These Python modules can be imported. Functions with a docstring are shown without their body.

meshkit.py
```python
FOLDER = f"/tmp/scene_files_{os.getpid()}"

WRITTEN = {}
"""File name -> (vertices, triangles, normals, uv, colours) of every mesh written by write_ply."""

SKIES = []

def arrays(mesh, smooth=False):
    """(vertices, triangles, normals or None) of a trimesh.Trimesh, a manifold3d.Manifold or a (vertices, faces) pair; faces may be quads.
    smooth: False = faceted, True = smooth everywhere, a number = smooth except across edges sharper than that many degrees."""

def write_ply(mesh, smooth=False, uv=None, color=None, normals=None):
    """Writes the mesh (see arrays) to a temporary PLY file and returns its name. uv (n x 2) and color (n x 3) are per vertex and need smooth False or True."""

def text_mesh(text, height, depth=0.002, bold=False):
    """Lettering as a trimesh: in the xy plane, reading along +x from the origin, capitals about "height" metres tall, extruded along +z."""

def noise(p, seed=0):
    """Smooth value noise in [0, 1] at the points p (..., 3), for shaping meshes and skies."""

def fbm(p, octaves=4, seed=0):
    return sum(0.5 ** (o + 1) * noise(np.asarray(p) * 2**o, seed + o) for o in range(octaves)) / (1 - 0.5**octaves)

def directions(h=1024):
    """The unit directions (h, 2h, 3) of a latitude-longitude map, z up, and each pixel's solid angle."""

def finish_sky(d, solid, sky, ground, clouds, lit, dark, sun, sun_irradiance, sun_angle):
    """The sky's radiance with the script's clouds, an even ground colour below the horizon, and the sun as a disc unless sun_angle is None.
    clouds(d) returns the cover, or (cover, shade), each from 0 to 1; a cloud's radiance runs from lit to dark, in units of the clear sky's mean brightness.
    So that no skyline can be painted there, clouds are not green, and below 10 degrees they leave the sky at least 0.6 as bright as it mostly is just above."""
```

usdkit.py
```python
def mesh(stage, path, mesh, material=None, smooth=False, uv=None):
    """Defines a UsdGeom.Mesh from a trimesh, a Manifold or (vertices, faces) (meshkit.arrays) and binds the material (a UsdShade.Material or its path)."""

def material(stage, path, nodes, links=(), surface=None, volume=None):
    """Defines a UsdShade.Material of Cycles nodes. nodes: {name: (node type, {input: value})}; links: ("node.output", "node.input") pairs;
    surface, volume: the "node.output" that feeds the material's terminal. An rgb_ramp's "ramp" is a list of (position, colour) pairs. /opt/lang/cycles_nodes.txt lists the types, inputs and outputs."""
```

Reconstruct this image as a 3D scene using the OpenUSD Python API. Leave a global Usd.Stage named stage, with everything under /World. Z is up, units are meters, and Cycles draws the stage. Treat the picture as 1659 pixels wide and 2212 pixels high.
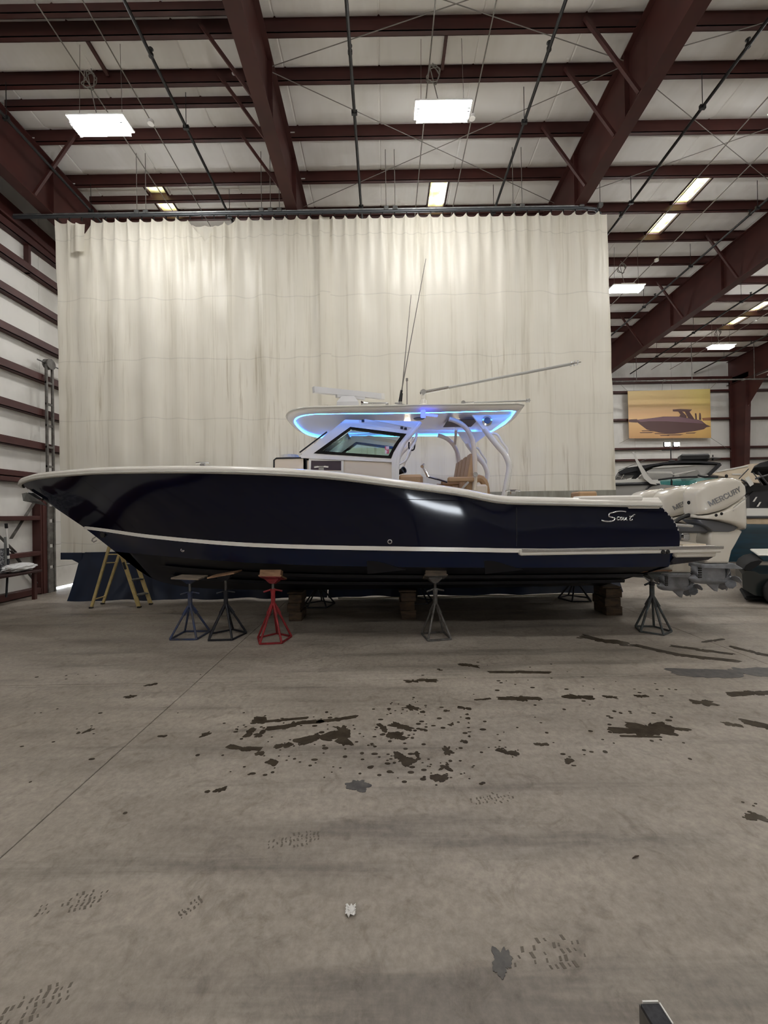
import math, random
import numpy as np
import trimesh
import usdkit, meshkit
from scipy.interpolate import PchipInterpolator
from scipy.spatial import ConvexHull
from shapely.geometry import Polygon, LineString, Point, box as sbox
from shapely import affinity
from shapely.ops import unary_union
from pxr import Usd, UsdGeom, UsdLux, UsdShade, Gf, Sdf

stage = Usd.Stage.CreateInMemory()
UsdGeom.SetStageUpAxis(stage, UsdGeom.Tokens.z)
UsdGeom.SetStageMetersPerUnit(stage, 1.0)
UsdGeom.Xform.Define(stage, '/World')
UsdGeom.Scope.Define(stage, '/World/Looks')
rng = random.Random(7)

# ------------------------------------------------------------------ camera, sky, exposure
IW, IH, FPX = 1659, 2212, 831.0          # ultra-wide phone lens, focal length in pixels of the frame
EYE = np.array([0.0, 0.0, 1.7])
ROLL, PITCH = 0.016, 4.0 / 831
EXPOSURE = 0.68
LAMP = 60.0                              # radiance of the LED high-bay diffusers
SKY = 6.0                                # radiance of the day sky outside
_f = np.array([0, math.cos(PITCH), math.sin(PITCH)])
_u0 = np.array([0, -math.sin(PITCH), math.cos(PITCH)])
_r = math.cos(ROLL) * np.array([1.0, 0, 0]) - math.sin(ROLL) * _u0
_u = math.sin(ROLL) * np.array([1.0, 0, 0]) + math.cos(ROLL) * _u0
cam = UsdGeom.Camera.Define(stage, '/World/camera')
cam.CreateHorizontalApertureAttr(36.0)
cam.CreateVerticalApertureAttr(48.0)
cam.CreateFocalLengthAttr(FPX / IW * 36.0)
cam.CreateFStopAttr(0.0)
cam.CreateClippingRangeAttr(Gf.Vec2f(0.05, 500))
cam.CreateExposureAttr(EXPOSURE)
cam.AddTransformOp().Set(Gf.Matrix4d(*_r, 0, *_u, 0, *(-_f), 0, *EYE, 1))
dome = UsdLux.DomeLight.Define(stage, '/World/day_sky')
dome.CreateIntensityAttr(SKY)
dome.CreateColorAttr(Gf.Vec3f(0.86, 0.93, 1.0))


def ray(px, py):
    return _f + _r * ((px - IW / 2) / FPX) + _u * ((IH / 2 - py) / FPX)


def at(px, py, Y):                       # the point of the plane y = Y seen at that place of the photograph
    d = ray(px, py)
    return EYE + d * (Y / d[1])


def atz(px, py, Z=0.0):
    d = ray(px, py)
    return EYE + d * ((Z - EYE[2]) / d[2])


def atx(px, py, X):
    d = ray(px, py)
    return EYE + d * (X / d[0])


def xz(pts, Y):                          # outline in the plane y = Y
    return [tuple(at(x, y, Y)[[0, 2]]) for x, y in pts]


# ------------------------------------------------------------------ materials
def lin(c):
    c = np.asarray(c, float) / 255
    return np.where(c <= .04045, c / 12.92, ((c + .055) / 1.055) ** 2.4)


def mat(name, rgb, rough=.5, metal=0., coat=0., rgb2=None, scale=2., stretch=(1, 1, 1), amount=(.35, .65), detail=4, bump=0., bscale=None, spec=.5, trans=None):
    n = {'p': ('principled_bsdf', {'base_color': lin(rgb), 'roughness': rough, 'metallic': metal, 'coat_weight': coat, 'specular_ior_level': spec})}
    l = []
    if rgb2 is not None or bump:
        n['g'] = ('geometry', {})
        n['m'] = ('mapping', {'scale': stretch})
        n['t'] = ('noise_texture', {'scale': scale, 'detail': detail, 'roughness': .6})
        l += [('g.position', 'm.vector'), ('m.vector', 't.vector')]
    if rgb2 is not None:
        n['r'] = ('rgb_ramp', {'ramp': [(amount[0], tuple(lin(rgb))), (amount[1], tuple(lin(rgb2)))]})
        l += [('t.fac', 'r.fac'), ('r.color', 'p.base_color')]
    if bump:
        src = 't'
        if bscale:
            n['t2'] = ('noise_texture', {'scale': bscale, 'detail': 3})
            l += [('g.position', 't2.vector')]
            src = 't2'
        n['b'] = ('bump', {'strength': bump, 'distance': .02})
        l += [(src + '.fac', 'b.height'), ('b.normal', 'p.normal')]
    s = 'p.BSDF'
    if trans is not None:
        n['tr'] = ('translucent_bsdf', {'color': lin(trans[0])})
        n['mx'] = ('mix_closure', {'fac': trans[1]})
        l += [('p.BSDF', 'mx.closure1'), ('tr.BSDF', 'mx.closure2')]
        s = 'mx.closure'
    return usdkit.material(stage, '/World/Looks/' + name, n, l, surface=s)


def emit(name, col, strength):
    return usdkit.material(stage, '/World/Looks/' + name, {'e': ('emission', {'color': tuple(col), 'strength': strength})}, [], surface='e.emission')


def pane(name, tint, rough=.02, fac=None):
    n = {'t': ('transparent_bsdf', {'color': tint}), 'g': ('glossy_bsdf', {'color': (1, 1, 1), 'roughness': rough}), 'f': ('fresnel', {'IOR': 1.5}), 'm': ('mix_closure', {})}
    return usdkit.material(stage, '/World/Looks/' + name, n, [('f.fac', 'm.fac'), ('t.BSDF', 'm.closure1'), ('g.BSDF', 'm.closure2')], surface='m.closure')


# ------------------------------------------------------------------ prims
used = {}


def numbered(parent, name):
    k = (parent, name)
    i = used.get(k, 0)
    used[k] = i + 1
    return f'{parent}/{name}' if i == 0 else f'{parent}/{name}_{i:03d}'


LOC = {}


def tag(prim, label=None, cat=None, group=None, kind=None):
    for k, v in (('label', label), ('category', cat), ('group', group), ('kind', kind)):
        if v:
            prim.SetCustomDataByKey(k, v)


def thing(name, label, cat, loc=(0, 0, 0), group=None, kind=None):
    p = numbered('/World', name)
    x = UsdGeom.Xform.Define(stage, p)
    x.AddTranslateOp().Set(Gf.Vec3d(*map(float, loc)))
    LOC[p] = np.asarray(loc, float)
    tag(x.GetPrim(), label, cat, group, kind)
    return p


def struct(name, loc=(0, 0, 0)):
    return thing(name, None, None, loc, kind='structure')


def arr(m):
    v, f, _ = meshkit.arrays(m, False)
    return v, f


def join(*ms):
    ms = [m for x in ms for m in (x if isinstance(x, list) else [x])]
    vs, fs, n = [], [], 0
    for m in ms:
        v, f = arr(m)
        vs.append(v)
        fs.append(f + n)
        n += len(v)
    return trimesh.Trimesh(np.vstack(vs), np.vstack(fs), process=False)


def part(parent, name, mesh, m, smooth=False, label=None, kind=None):
    """A part (or sub-part) given in world coordinates."""
    v, f = arr(mesh)
    root = parent
    while root not in LOC:
        root = root.rsplit('/', 1)[0]
    p = numbered(parent, name)
    o = usdkit.mesh(stage, p, trimesh.Trimesh(v - LOC[root], f, process=False), m, smooth=smooth)
    tag(o.GetPrim(), label, kind=kind)
    return p


def single(name, mesh, m, label, cat, group=None, kind=None, smooth=False):
    """A thing that is one mesh."""
    v, f = arr(mesh)
    c = np.array([(v[:, 0].min() + v[:, 0].max()) / 2, (v[:, 1].min() + v[:, 1].max()) / 2, v[:, 2].min()])
    p = numbered('/World', name)
    o = usdkit.mesh(stage, p, trimesh.Trimesh(v - c, f, process=False), m, smooth=smooth)
    UsdGeom.Xformable(o).AddTranslateOp().Set(Gf.Vec3d(*map(float, c)))
    tag(o.GetPrim(), label, cat, group, kind)
    return p


def copy_of(src, name, loc, label, cat, group=None):
    p = numbered('/World', name)
    x = UsdGeom.Xform.Define(stage, p)
    x.AddTranslateOp().Set(Gf.Vec3d(*map(float, loc)))
    x.GetPrim().GetReferences().AddInternalReference(src)
    x.GetPrim().SetInstanceable(True)
    tag(x.GetPrim(), label, cat, group)
    return p


# ------------------------------------------------------------------ shapes
def box(a, b, ch=0.):
    """Axis box between two corners, chamfered by ch."""
    a, b = np.minimum(a, b).astype(float), np.maximum(a, b).astype(float)
    if not ch:
        m = trimesh.creation.box(b - a)
        m.apply_translation((a + b) / 2)
        return m
    ch = min(ch, *((b - a) * .45))
    P = []
    for sx in (0, 1):
        for sy in (0, 1):
            for sz in (0, 1):
                c = np.array([[a, b][sx][0], [a, b][sy][1], [a, b][sz][2]])
                d = np.array([1 - 2 * sx, 1 - 2 * sy, 1 - 2 * sz]) * ch
                for k in range(3):
                    q = c + d
                    q[k] = c[k]
                    P.append(q)
    return hull(P)


def hull(P):
    m = trimesh.Trimesh(np.asarray(P, float), process=False).convex_hull if False else trimesh.convex.convex_hull(np.asarray(P, float))
    return m


def frame_of(d, up=(0, 0, 1)):
    d = np.asarray(d, float) / np.linalg.norm(d)
    up = np.asarray(up, float)
    if abs(d @ up) > .98:
        up = np.array([0, 1.0, 0])
    s = np.cross(d, up)
    s /= np.linalg.norm(s)
    return d, s, np.cross(s, d)


def bar(p, q, w, h=None, up=(0, 0, 1)):
    """Rectangular bar from p to q: w sideways, h along up."""
    h = w if h is None else h
    p, q = np.asarray(p, float), np.asarray(q, float)
    d, s, u = frame_of(q - p, up)
    P = [e + s * w / 2 * a + u * h / 2 * b for e in (p, q) for a, b in ((-1, -1), (1, -1), (1, 1), (-1, 1))]
    F = [(0, 3, 2, 1), (4, 5, 6, 7), (0, 1, 5, 4), (1, 2, 6, 5), (2, 3, 7, 6), (3, 0, 4, 7)]
    return trimesh.Trimesh(np.array(P), meshkit.arrays((np.array(P), F))[1], process=False)


def tube(pts, r, n=8, cap=True):
    """Round tube along a polyline; r a number or one radius per point."""
    pts = np.asarray(pts, float)
    r = np.full(len(pts), r) if np.ndim(r) == 0 else np.asarray(r, float)
    t = np.gradient(pts, axis=0)
    t /= np.linalg.norm(t, axis=1, keepdims=True)
    _, s, u = frame_of(t[0])
    rows = []
    for i in range(len(pts)):
        s = s - t[i] * (s @ t[i])
        s /= np.linalg.norm(s)
        u = np.cross(t[i], s)
        a = np.linspace(0, 2 * np.pi, n, endpoint=False)
        rows.append(pts[i] + r[i] * (np.cos(a)[:, None] * s + np.sin(a)[:, None] * u))
    return loft(rows, closed=True, cap=cap)


def loft(rows, closed=False, cap=False):
    rows = [np.asarray(x, float) for x in rows]
    N, M = len(rows), len(rows[0])
    V = np.vstack(rows)
    F = []
    for i in range(N - 1):
        for j in range(M if closed else M - 1):
            k = (j + 1) % M
            a, b, c, d = i * M + j, i * M + k, (i + 1) * M + k, (i + 1) * M + j
            F += [(a, b, c), (a, c, d)]
    if cap:
        for i, flip in ((0, True), (N - 1, False)):
            c = len(V)
            V = np.vstack([V, rows[i].mean(0)])
            for j in range(M if closed else M - 1):
                k = (j + 1) % M
                F.append((c, i * M + k, i * M + j) if flip else (c, i * M + j, i * M + k))
    return trimesh.Trimesh(V, np.array(F), process=False)


def smooth_path(pts, n=24):
    pts = np.asarray(pts, float)
    s = np.r_[0, np.cumsum(np.linalg.norm(np.diff(pts, axis=0), axis=1))]
    return PchipInterpolator(s, pts)(np.linspace(0, s[-1], n))


def lathe(profile, c, axis=(0, 0, 1), n=16):
    """profile: (radius, height) pairs about an axis through c."""
    d, s, u = frame_of(axis, (0, 1, 0) if abs(axis[2]) > .9 else (0, 0, 1))
    a = np.linspace(0, 2 * np.pi, n, endpoint=False)
    return loft([np.asarray(c) + d * h + max(r, 1e-4) * (np.cos(a)[:, None] * s + np.sin(a)[:, None] * u) for r, h in profile], closed=True, cap=True)


def poly_mesh(poly, h):
    ps = [g for g in getattr(poly, 'geoms', [poly]) if g.area > 1e-7]
    return join([trimesh.creation.extrude_polygon(p, h, engine='earcut') for p in ps])


def slab_xz(pts, Y0, Y1, holes=()):
    """Outline in x and z extruded from y = Y0 to Y1."""
    P = Polygon(pts, [list(h) for h in holes])
    m = poly_mesh(P.buffer(0), abs(Y1 - Y0))
    v = m.vertices
    return trimesh.Trimesh(np.c_[v[:, 0], min(Y0, Y1) + v[:, 2], v[:, 1]], m.faces[:, ::-1], process=False)


def slab_yz(pts, X0, X1):
    m = poly_mesh(Polygon(pts).buffer(0), abs(X1 - X0))
    v = m.vertices
    return trimesh.Trimesh(np.c_[min(X0, X1) + v[:, 2], v[:, 0], v[:, 1]], m.faces, process=False)


def slab_xy(poly, z0, z1):
    m = poly_mesh(poly if hasattr(poly, 'area') else Polygon(poly), z1 - z0)
    m.apply_translation((0, 0, z0))
    return m


def pillow_xz(pts, Yc, hw, steps=((.82, 1.0), (.93, .93), (1.0, .72), (1.0, -.72), (.93, -.93), (.82, -1.0)), c=None):
    """Outline in x and z given thickness in y with rounded edges."""
    P = np.asarray(pts, float)
    c = P.mean(0) if c is None else np.asarray(c)
    return loft([np.c_[(c + (P - c) * k)[:, 0], np.full(len(P), Yc - hw * s), (c + (P - c) * k)[:, 1]] for k, s in steps], closed=True, cap=True)


def resample(pts, n, closed=True):
    P = np.asarray(pts, float)
    if closed:
        P = np.vstack([P, P[:1]])
    s = np.r_[0, np.cumsum(np.linalg.norm(np.diff(P, axis=0), axis=1))]
    u = np.linspace(0, s[-1], n, endpoint=not closed)
    return np.c_[[np.interp(u, s, P[:, k]) for k in range(P.shape[1])]].T
# ------------------------------------------------------------------ shared materials
M = {}
M['steel'] = mat('red_oxide_steel', (60, 27, 24), .55, rgb2=(76, 36, 31), scale=1.5, amount=(.3, .7))
M['steel_dark'] = mat('dark_oxide_steel', (52, 26, 24), .6)
M['insul'] = mat('white_insulation', (240, 238, 234), .75, rgb2=(218, 214, 206), scale=1.1, stretch=(1.4, .35, 1), amount=(.45, .85), bump=.15, bscale=9)
M['wallpanel'] = mat('white_wall_lining', (226, 224, 219), .7, rgb2=(196, 193, 186), scale=.9, stretch=(1, 1, .6), amount=(.45, .85), bump=.2, bscale=7)
M['doorpanel'] = mat('white_door_panel', (228, 226, 222), .55, rgb2=(205, 202, 196), scale=2.2, amount=(.45, .8))
M['galv'] = mat('galvanised_steel', (150, 152, 152), .42, .75, rgb2=(118, 120, 120), scale=6)
M['galv_dirty'] = mat('dirty_galvanised', (122, 120, 116), .6, .3, rgb2=(88, 84, 80), scale=7)
M['blackpipe'] = mat('black_iron_pipe', (30, 30, 31), .5)
M['black'] = mat('black_plastic', (16, 16, 18), .45)
M['rubber'] = mat('black_rubber', (20, 20, 21), .8)
M['white'] = mat('white_paint', (226, 224, 220), .4)
M['chrome'] = mat('polished_stainless', (225, 226, 228), .12, 1.)
M['wire'] = mat('wire_grey', (128, 124, 118), .6)
M['joint'] = mat('joint_filler', (44, 40, 36), .9)
M['diffuser'] = emit('led_diffuser', (1.0, .985, .96), LAMP)

ZPUR, ZRAF, SLOPE = 8.06, 6.9, .05        # above the eye at y = 0: purlin undersides, rafter undersides; fall towards the far eave


def zr(off, y):
    return EYE[2] + off - SLOPE * y


XL, XR, YB, YF = -8.0, 21.0, 18.75, -11.0
RAFT = [-7.05, -1.86, 4.27, 10.04, 16.9]

# ------------------------------------------------------------------ floor
def concrete(name='brushed_concrete'):
    n = {'g': ('geometry', {}), 'p': ('principled_bsdf', {'specular_ior_level': .35}),
         'm1': ('mapping', {'scale': (.45, 1.2, 1)}), 't1': ('noise_texture', {'scale': 1.3, 'detail': 6, 'roughness': .62}),
         'm2': ('mapping', {'scale': (.16, 2.6, 1), 'rotation': (0, 0, .05)}), 't2': ('noise_texture', {'scale': 1.6, 'detail': 5, 'roughness': .65, 'distortion': .4}),
         't3': ('noise_texture', {'scale': 24, 'detail': 5, 'roughness': .7}),
         't4': ('noise_texture', {'scale': 5.5, 'detail': 7, 'roughness': .72, 'distortion': 1.2}),
         'r1': ('rgb_ramp', {'ramp': [(.3, tuple(lin((136, 127, 117)))), (.5, tuple(lin((154, 145, 134)))), (.72, tuple(lin((171, 162, 151))))]}),
         'r2': ('rgb_ramp', {'ramp': [(.33, (.58, .58, .58)), (.46, (1, 1, 1)), (.62, (1.1, 1.1, 1.1))]}),
         'r3': ('rgb_ramp', {'ramp': [(.3, (.78, .78, .78)), (.65, (1.1, 1.1, 1.1))]}),
         'r4': ('rgb_ramp', {'ramp': [(.30, (.62, .60, .57)), (.47, (.97, .97, .97)), (.6, (1.0, 1.0, 1.0)), (.72, (1.16, 1.16, 1.15))]}),
         'x1': ('mix', {'mix_type': 'multiply', 'fac': .75}), 'x2': ('mix', {'mix_type': 'multiply', 'fac': 1.0}), 'x3': ('mix', {'mix_type': 'multiply', 'fac': .8}),
         'rr': ('rgb_ramp', {'ramp': [(.3, (.42, .42, .42)), (.7, (.62, .62, .62))]}),
         'b': ('bump', {'strength': .18, 'distance': .01})}
    l = [('g.position', 'm1.vector'), ('m1.vector', 't1.vector'), ('g.position', 'm2.vector'), ('m2.vector', 't2.vector'), ('g.position', 't3.vector'), ('g.position', 't4.vector'),
         ('t1.fac', 'r1.fac'), ('t2.fac', 'r2.fac'), ('t3.fac', 'r3.fac'), ('t4.fac', 'r4.fac'),
         ('r1.color', 'x1.color1'), ('r2.color', 'x1.color2'), ('x1.color', 'x2.color1'), ('r3.color', 'x2.color2'), ('x2.color', 'x3.color1'), ('r4.color', 'x3.color2'),
         ('x3.color', 'p.base_color'), ('t2.fac', 'rr.fac'), ('rr.color', 'p.roughness'), ('t3.fac', 'b.height'), ('b.normal', 'p.normal')]
    return usdkit.material(stage, '/World/Looks/' + name, n, l, surface='p.BSDF')


M['concrete'] = concrete()
fl = struct('floor')
part(fl, 'base', box((XL - .05, YF, -.2), (XR, YB + .1, -.012)), M['joint'])
xs = [XL - .05, -1.96, 4.14, 10.24, 16.34, XR]
ys = [YF, -2.2, 3.955, 6.64, 10.1, 16.2, YB + .1]
for i in range(len(xs) - 1):
    for j in range(len(ys) - 1):
        part(fl, 'concrete_slab', box((xs[i] + .004, ys[j] + .004, -.15), (xs[i + 1] - .004, ys[j + 1] - .004, 0), .003), M['concrete'])

# ------------------------------------------------------------------ ceiling: blankets between purlins, purlins, braces, skylights
PUR = [5.16, 6.14] + [6.80 + .98 * k for k in range(13)]
ce = struct('ceiling')
SKX = [(-5.5, -5.05), (1.2, 1.64), (7.38, 7.82), (13.9, 14.35)]
SKY_R = [(4, 5), (4, 5), (4, 6), (9, 11)]  # purlin gaps filled by the translucent panels
M['skylight'] = usdkit.material(stage, '/World/Looks/translucent_panel', {
    'g': ('geometry', {}), 't': ('noise_texture', {'scale': 5, 'detail': 4}), 'r': ('rgb_ramp', {'ramp': [(.35, tuple(lin((96, 86, 44)))), (.6, tuple(lin((130, 122, 84))))]}),
    'a': ('translucent_bsdf', {}), 'b': ('diffuse_bsdf', {'color': tuple(lin((200, 190, 140)))}), 'm': ('mix_closure', {'fac': .25})},
    [('g.position', 't.vector'), ('t.fac', 'r.fac'), ('r.color', 'a.color'), ('a.BSDF', 'm.closure1'), ('b.BSDF', 'm.closure2')], surface='m.closure')


def blanket(x0, x1, y0, y1):
    nv = 7
    e = .012 / (x1 - x0)
    rows = []
    for v in np.linspace(0, 1, nv):
        y = y0 + (y1 - y0) * v
        sag = .11 * min(1, math.sin(math.pi * v) * 2.2) ** .8
        r = []
        for u in (0, e, 2 * e, .5, 1 - 2 * e, 1 - e, 1):
            edge = .018 if u in (0, 1) else .012 if u in (e, 1 - e) else 0
            r.append((x0 + (x1 - x0) * u, y, zr(ZPUR + .24, y) - sag + edge))
        rows.append(r)
    return loft(rows)


seams = [XL] + [.04 + 1.67 * k for k in range(-4, 13)]
allp = PUR + [YB]
for g in range(len(allp) - 1):
    y0, y1 = allp[g], allp[g + 1]
    for a, b in zip(seams[:-1], seams[1:]):
        cut = [s for s, (g0, g1) in zip(SKX, SKY_R) if g0 <= g < g1 and s[1] > a and s[0] < b]
        spans = [(a, b)]
        if cut:
            s = cut[0]
            spans = [(a, s[0]), (s[1], b)]
        for p, q in spans:
            if q - p > .03:
                part(ce, 'insulation_panel', blanket(p, q, y0, y1), M['insul'], smooth=60)
for s, (g0, g1) in zip(SKX, SKY_R):
    for g in range(g0, g1):
        y0, y1 = allp[g] + .03, allp[g + 1] - .03
        P = lambda x, y, dz: (x, y, zr(ZPUR + .19 + dz, y))
        sk = part(ce, 'skylight_panel', loft([[P(s[0] + .03, y, 0), P(s[1] - .03, y, 0)] for y in (y0, y1)]), M['skylight'])
        part(sk, 'skylight_frame', join(*[bar(P(x, y0, -.0), P(x, y1, -.0), .04, .14) for x in (s[0], s[1])]), M['steel_dark'])


def purlin(y, x0, x1, h=.25):
    z = zr(ZPUR, y)
    return join(box((x0, y - .006, z), (x1, y + .006, z + h)), box((x0, y - .006, z), (x1, y + .075, z + .007)), box((x0, y + .068, z), (x1, y + .075, z + .025)), box((x0, y - .075, z + h - .007), (x1, y + .006, z + h)))


for y in PUR:
    part(ce, 'purlin', purlin(y, XL + .02, XR - .02), M['steel'])
for y in (5.86, 7.14, 9.2):
    part(ce, 'purlin', purlin(y, RAFT[0] + .1, RAFT[1] - .1), M['steel'])
for k, (r, ylist) in enumerate(((1, (6.14, 6.80, 7.78)), (2, (6.14, 6.80, 7.78)), (3, (10.72, 12.68, 14.64)), (0, (7.78,)))):
    for y in ylist:
        sgn = 1 if r == 0 else -1
        part(ce, 'flange_brace', bar((RAFT[r] + sgn * .95, y - .05, zr(ZPUR + .1, y)), (RAFT[r] + sgn * .1, y - .05, zr(ZRAF + .05, y)), .05, .05), M['steel'])
for x, ya, yb in ((-4.75, 6.2, 6.75), (1.15, 6.2, 6.75), (7.2, 6.2, 6.75)):
    part(ce, 'bridging_bar', bar((x, ya, zr(ZPUR + .12, ya)), (x, yb, zr(ZPUR + .12, yb)), .05, .08), M['steel'])
# the roof beyond the frame, above and behind the viewer
part(ce, 'roof_sheet', loft([[(XL, y, zr(ZPUR + .24, y)), (XR, y, zr(ZPUR + .24, y))] for y in (5.2, YF)]), M['insul'])
part(ce, 'roof_sheet', loft([[(20.08, y, zr(ZPUR + .24, y)), (XR, y, zr(ZPUR + .24, y))] for y in (5.16, YB)]), M['insul'])
for px, py, y in ((632, 286, 7.78), (70, 298, 7.78), (655, 386, 8.76), (158, 397, 8.76)):
    q = at(px, py, y - .008)
    part(ce, 'purlin_tag', box(q - [.045, .002, .012], q + [.045, 0, .012]), M['white'])
q = at(506, 159, 6.79)
part(ce, 'purlin_disc', lathe([(.04, 0), (.04, .01), (0, .012)], q, (0, -1, 0), 14), M['white'])
# rod bracing in the roof plane
for xa, xb in ((RAFT[1], RAFT[2]), (RAFT[2], RAFT[3])):
    for (ya, yb) in ((6.55, 9.3), (9.3, 6.55), (5.0, 6.5), (6.5, 5.0)):
        part(ce, 'brace_rod', tube([(xa + .02, ya, zr(ZPUR - .12, ya)), (xb - .02, yb, zr(ZPUR - .12, yb))], .007, 6), M['wire'])

names = ['left-hand rafter nearest the ribbed side wall', 'rafter between the two front high-bay lamps', 'broad rafter right of the middle high-bay lamp', 'long sloping rafter above the right-hand edge of the curtain', 'rafter meeting the brown column on the far wall']
for i, x in enumerate(RAFT):
    t = thing('roof_rafter', 'red-brown steel roof beam, the ' + names[i], 'roof beam', (x, 5, zr(ZRAF, 5)))
    y0, y1 = (-6, YB - .02)
    w = [(y0, zr(ZRAF, y0)), (y1, zr(ZRAF, y1)), (y1, zr(ZPUR, y1) - .01), (y0, zr(ZPUR, y0) - .01)]
    part(t, 'web', slab_yz(w, x - .008, x + .008), M['steel'])
    part(t, 'bottom_flange', bar((x, y0, zr(ZRAF, y0)), (x, y1, zr(ZRAF, y1)), .24, .022), M['steel'])
    part(t, 'top_flange', bar((x, y0, zr(ZPUR, y0) - .012), (x, y1, zr(ZPUR, y1) - .012), .2, .018), M['steel'])
    for y in (6.47, 8.2, 11.2, 13.2):
        part(t, 'stiffener', box((x - .09, y, zr(ZRAF, y) + .01), (x + .09, y + .012, zr(ZPUR, y) - .02)), M['steel'])

# ------------------------------------------------------------------ walls
wb = struct('wall_back', (6, YB, 0))
sx = [XL - .1] + [-6 + 1.83 * k for k in range(15)] + [XR]
for a, b in zip(sx[:-1], sx[1:]):
    part(wb, 'wall_panel', box((a + .006, YB, 0), (b - .006, YB + .1, 9.0)), M['wallpanel'])
for z in (1.2, 2.5, 4.05, 4.6, 6.0, 7.35):
    part(wb, 'girt', join(box((XL, YB - .2, z), (XR, YB - .002, z + .012)), box((XL, YB - .2, z), (XR, YB - .19, z + .1))), M['steel'])
part(wb, 'eave_strut', box((XL, YB - .22, 7.82), (XR, YB - .002, 8.08)), M['steel'])
part(wb, 'backing', box((XL - .1, YB + .02, 0), (XR, YB + .09, 9.0)), M['joint'])
wl = struct('wall_left', (XL, 8, 0))
top = lambda y: zr(ZPUR + .3, y)
DY0, DY1, DH = 8.98, 13.2, 2.55          # the overhead door in the left wall
yy = [YF] + [-9 + 1.83 * k for k in range(10)] + [DY0]
for a, b in zip(yy[:-1], yy[1:]):
    part(wl, 'wall_panel', slab_yz([(a + .005, 0), (b - .005, 0), (b - .005, top(b)), (a + .005, top(a))], XL - .1, XL), M['wallpanel'])
yy = [DY0, 10.4, 11.8, DY1]
for a, b in zip(yy[:-1], yy[1:]):
    part(wl, 'wall_panel', slab_yz([(a, DH), (b - .005, DH), (b - .005, top(b)), (a, top(a))], XL - .1, XL), M['wallpanel'])
part(wl, 'wall_panel', slab_yz([(DY1, 0), (YB, 0), (YB, top(YB)), (DY1, top(DY1))], XL - .1, XL), M['wallpanel'])
for z in (7.86, 7.24, 6.48, 5.66, 4.88, 4.07, 3.29):
    part(wl, 'girt', join(box((XL + .002, YF, z), (XL + .17, YB - .3, z + .012)), box((XL + .15, YF, z), (XL + .17, YB - .3, z + .17))), M['steel'])
for z, h in ((2.51, .1), (2.63, .12), (1.68, .1), (.88, .1), (.02, .14)):
    part(wl, 'girt', box((XL + .002, YF, z), (XL + .19, DY0 - .15 if z < 2.4 else YB - .3, z + h), .01), M['steel'])
part(wl, 'rake_beam', bar((XL + .12, YF, zr(6.95, YF)), (XL + .12, YB - .3, zr(6.95, YB)), .2, .36), M['steel'])
part(wl, 'girt_strut', box((XL + .01, 8.6, 7.24), (XL + .12, 8.66, 8.1)), M['steel'])
part(wl, 'door_jamb', join(box((XL + .002, DY0 - .24, 0), (XL + .2, DY0 - .01, 2.55), .006), box((XL + .2, DY0 - .2, 0), (XL + .215, DY0 - .05, 2.5))), M['steel'])
for a, b in (((XL + .09, 8.75, 2.15), (XL + .09, 8.15, 1.3)), ((XL + .09, 8.15, 1.05), (XL + .09, 8.85, .1)), ((XL + .09, 7.4, 1.9), (XL + .09, 8.25, 1.0))):
    part(wl, 'diagonal_brace', bar(a, b, .012, .07, (1, 0, 0)), M['galv_dirty'])
d1 = struct('door_1', (XL, DY0, 0))
zs = [.035, .53, 1.08, 1.63, 2.16, 2.6]
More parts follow.
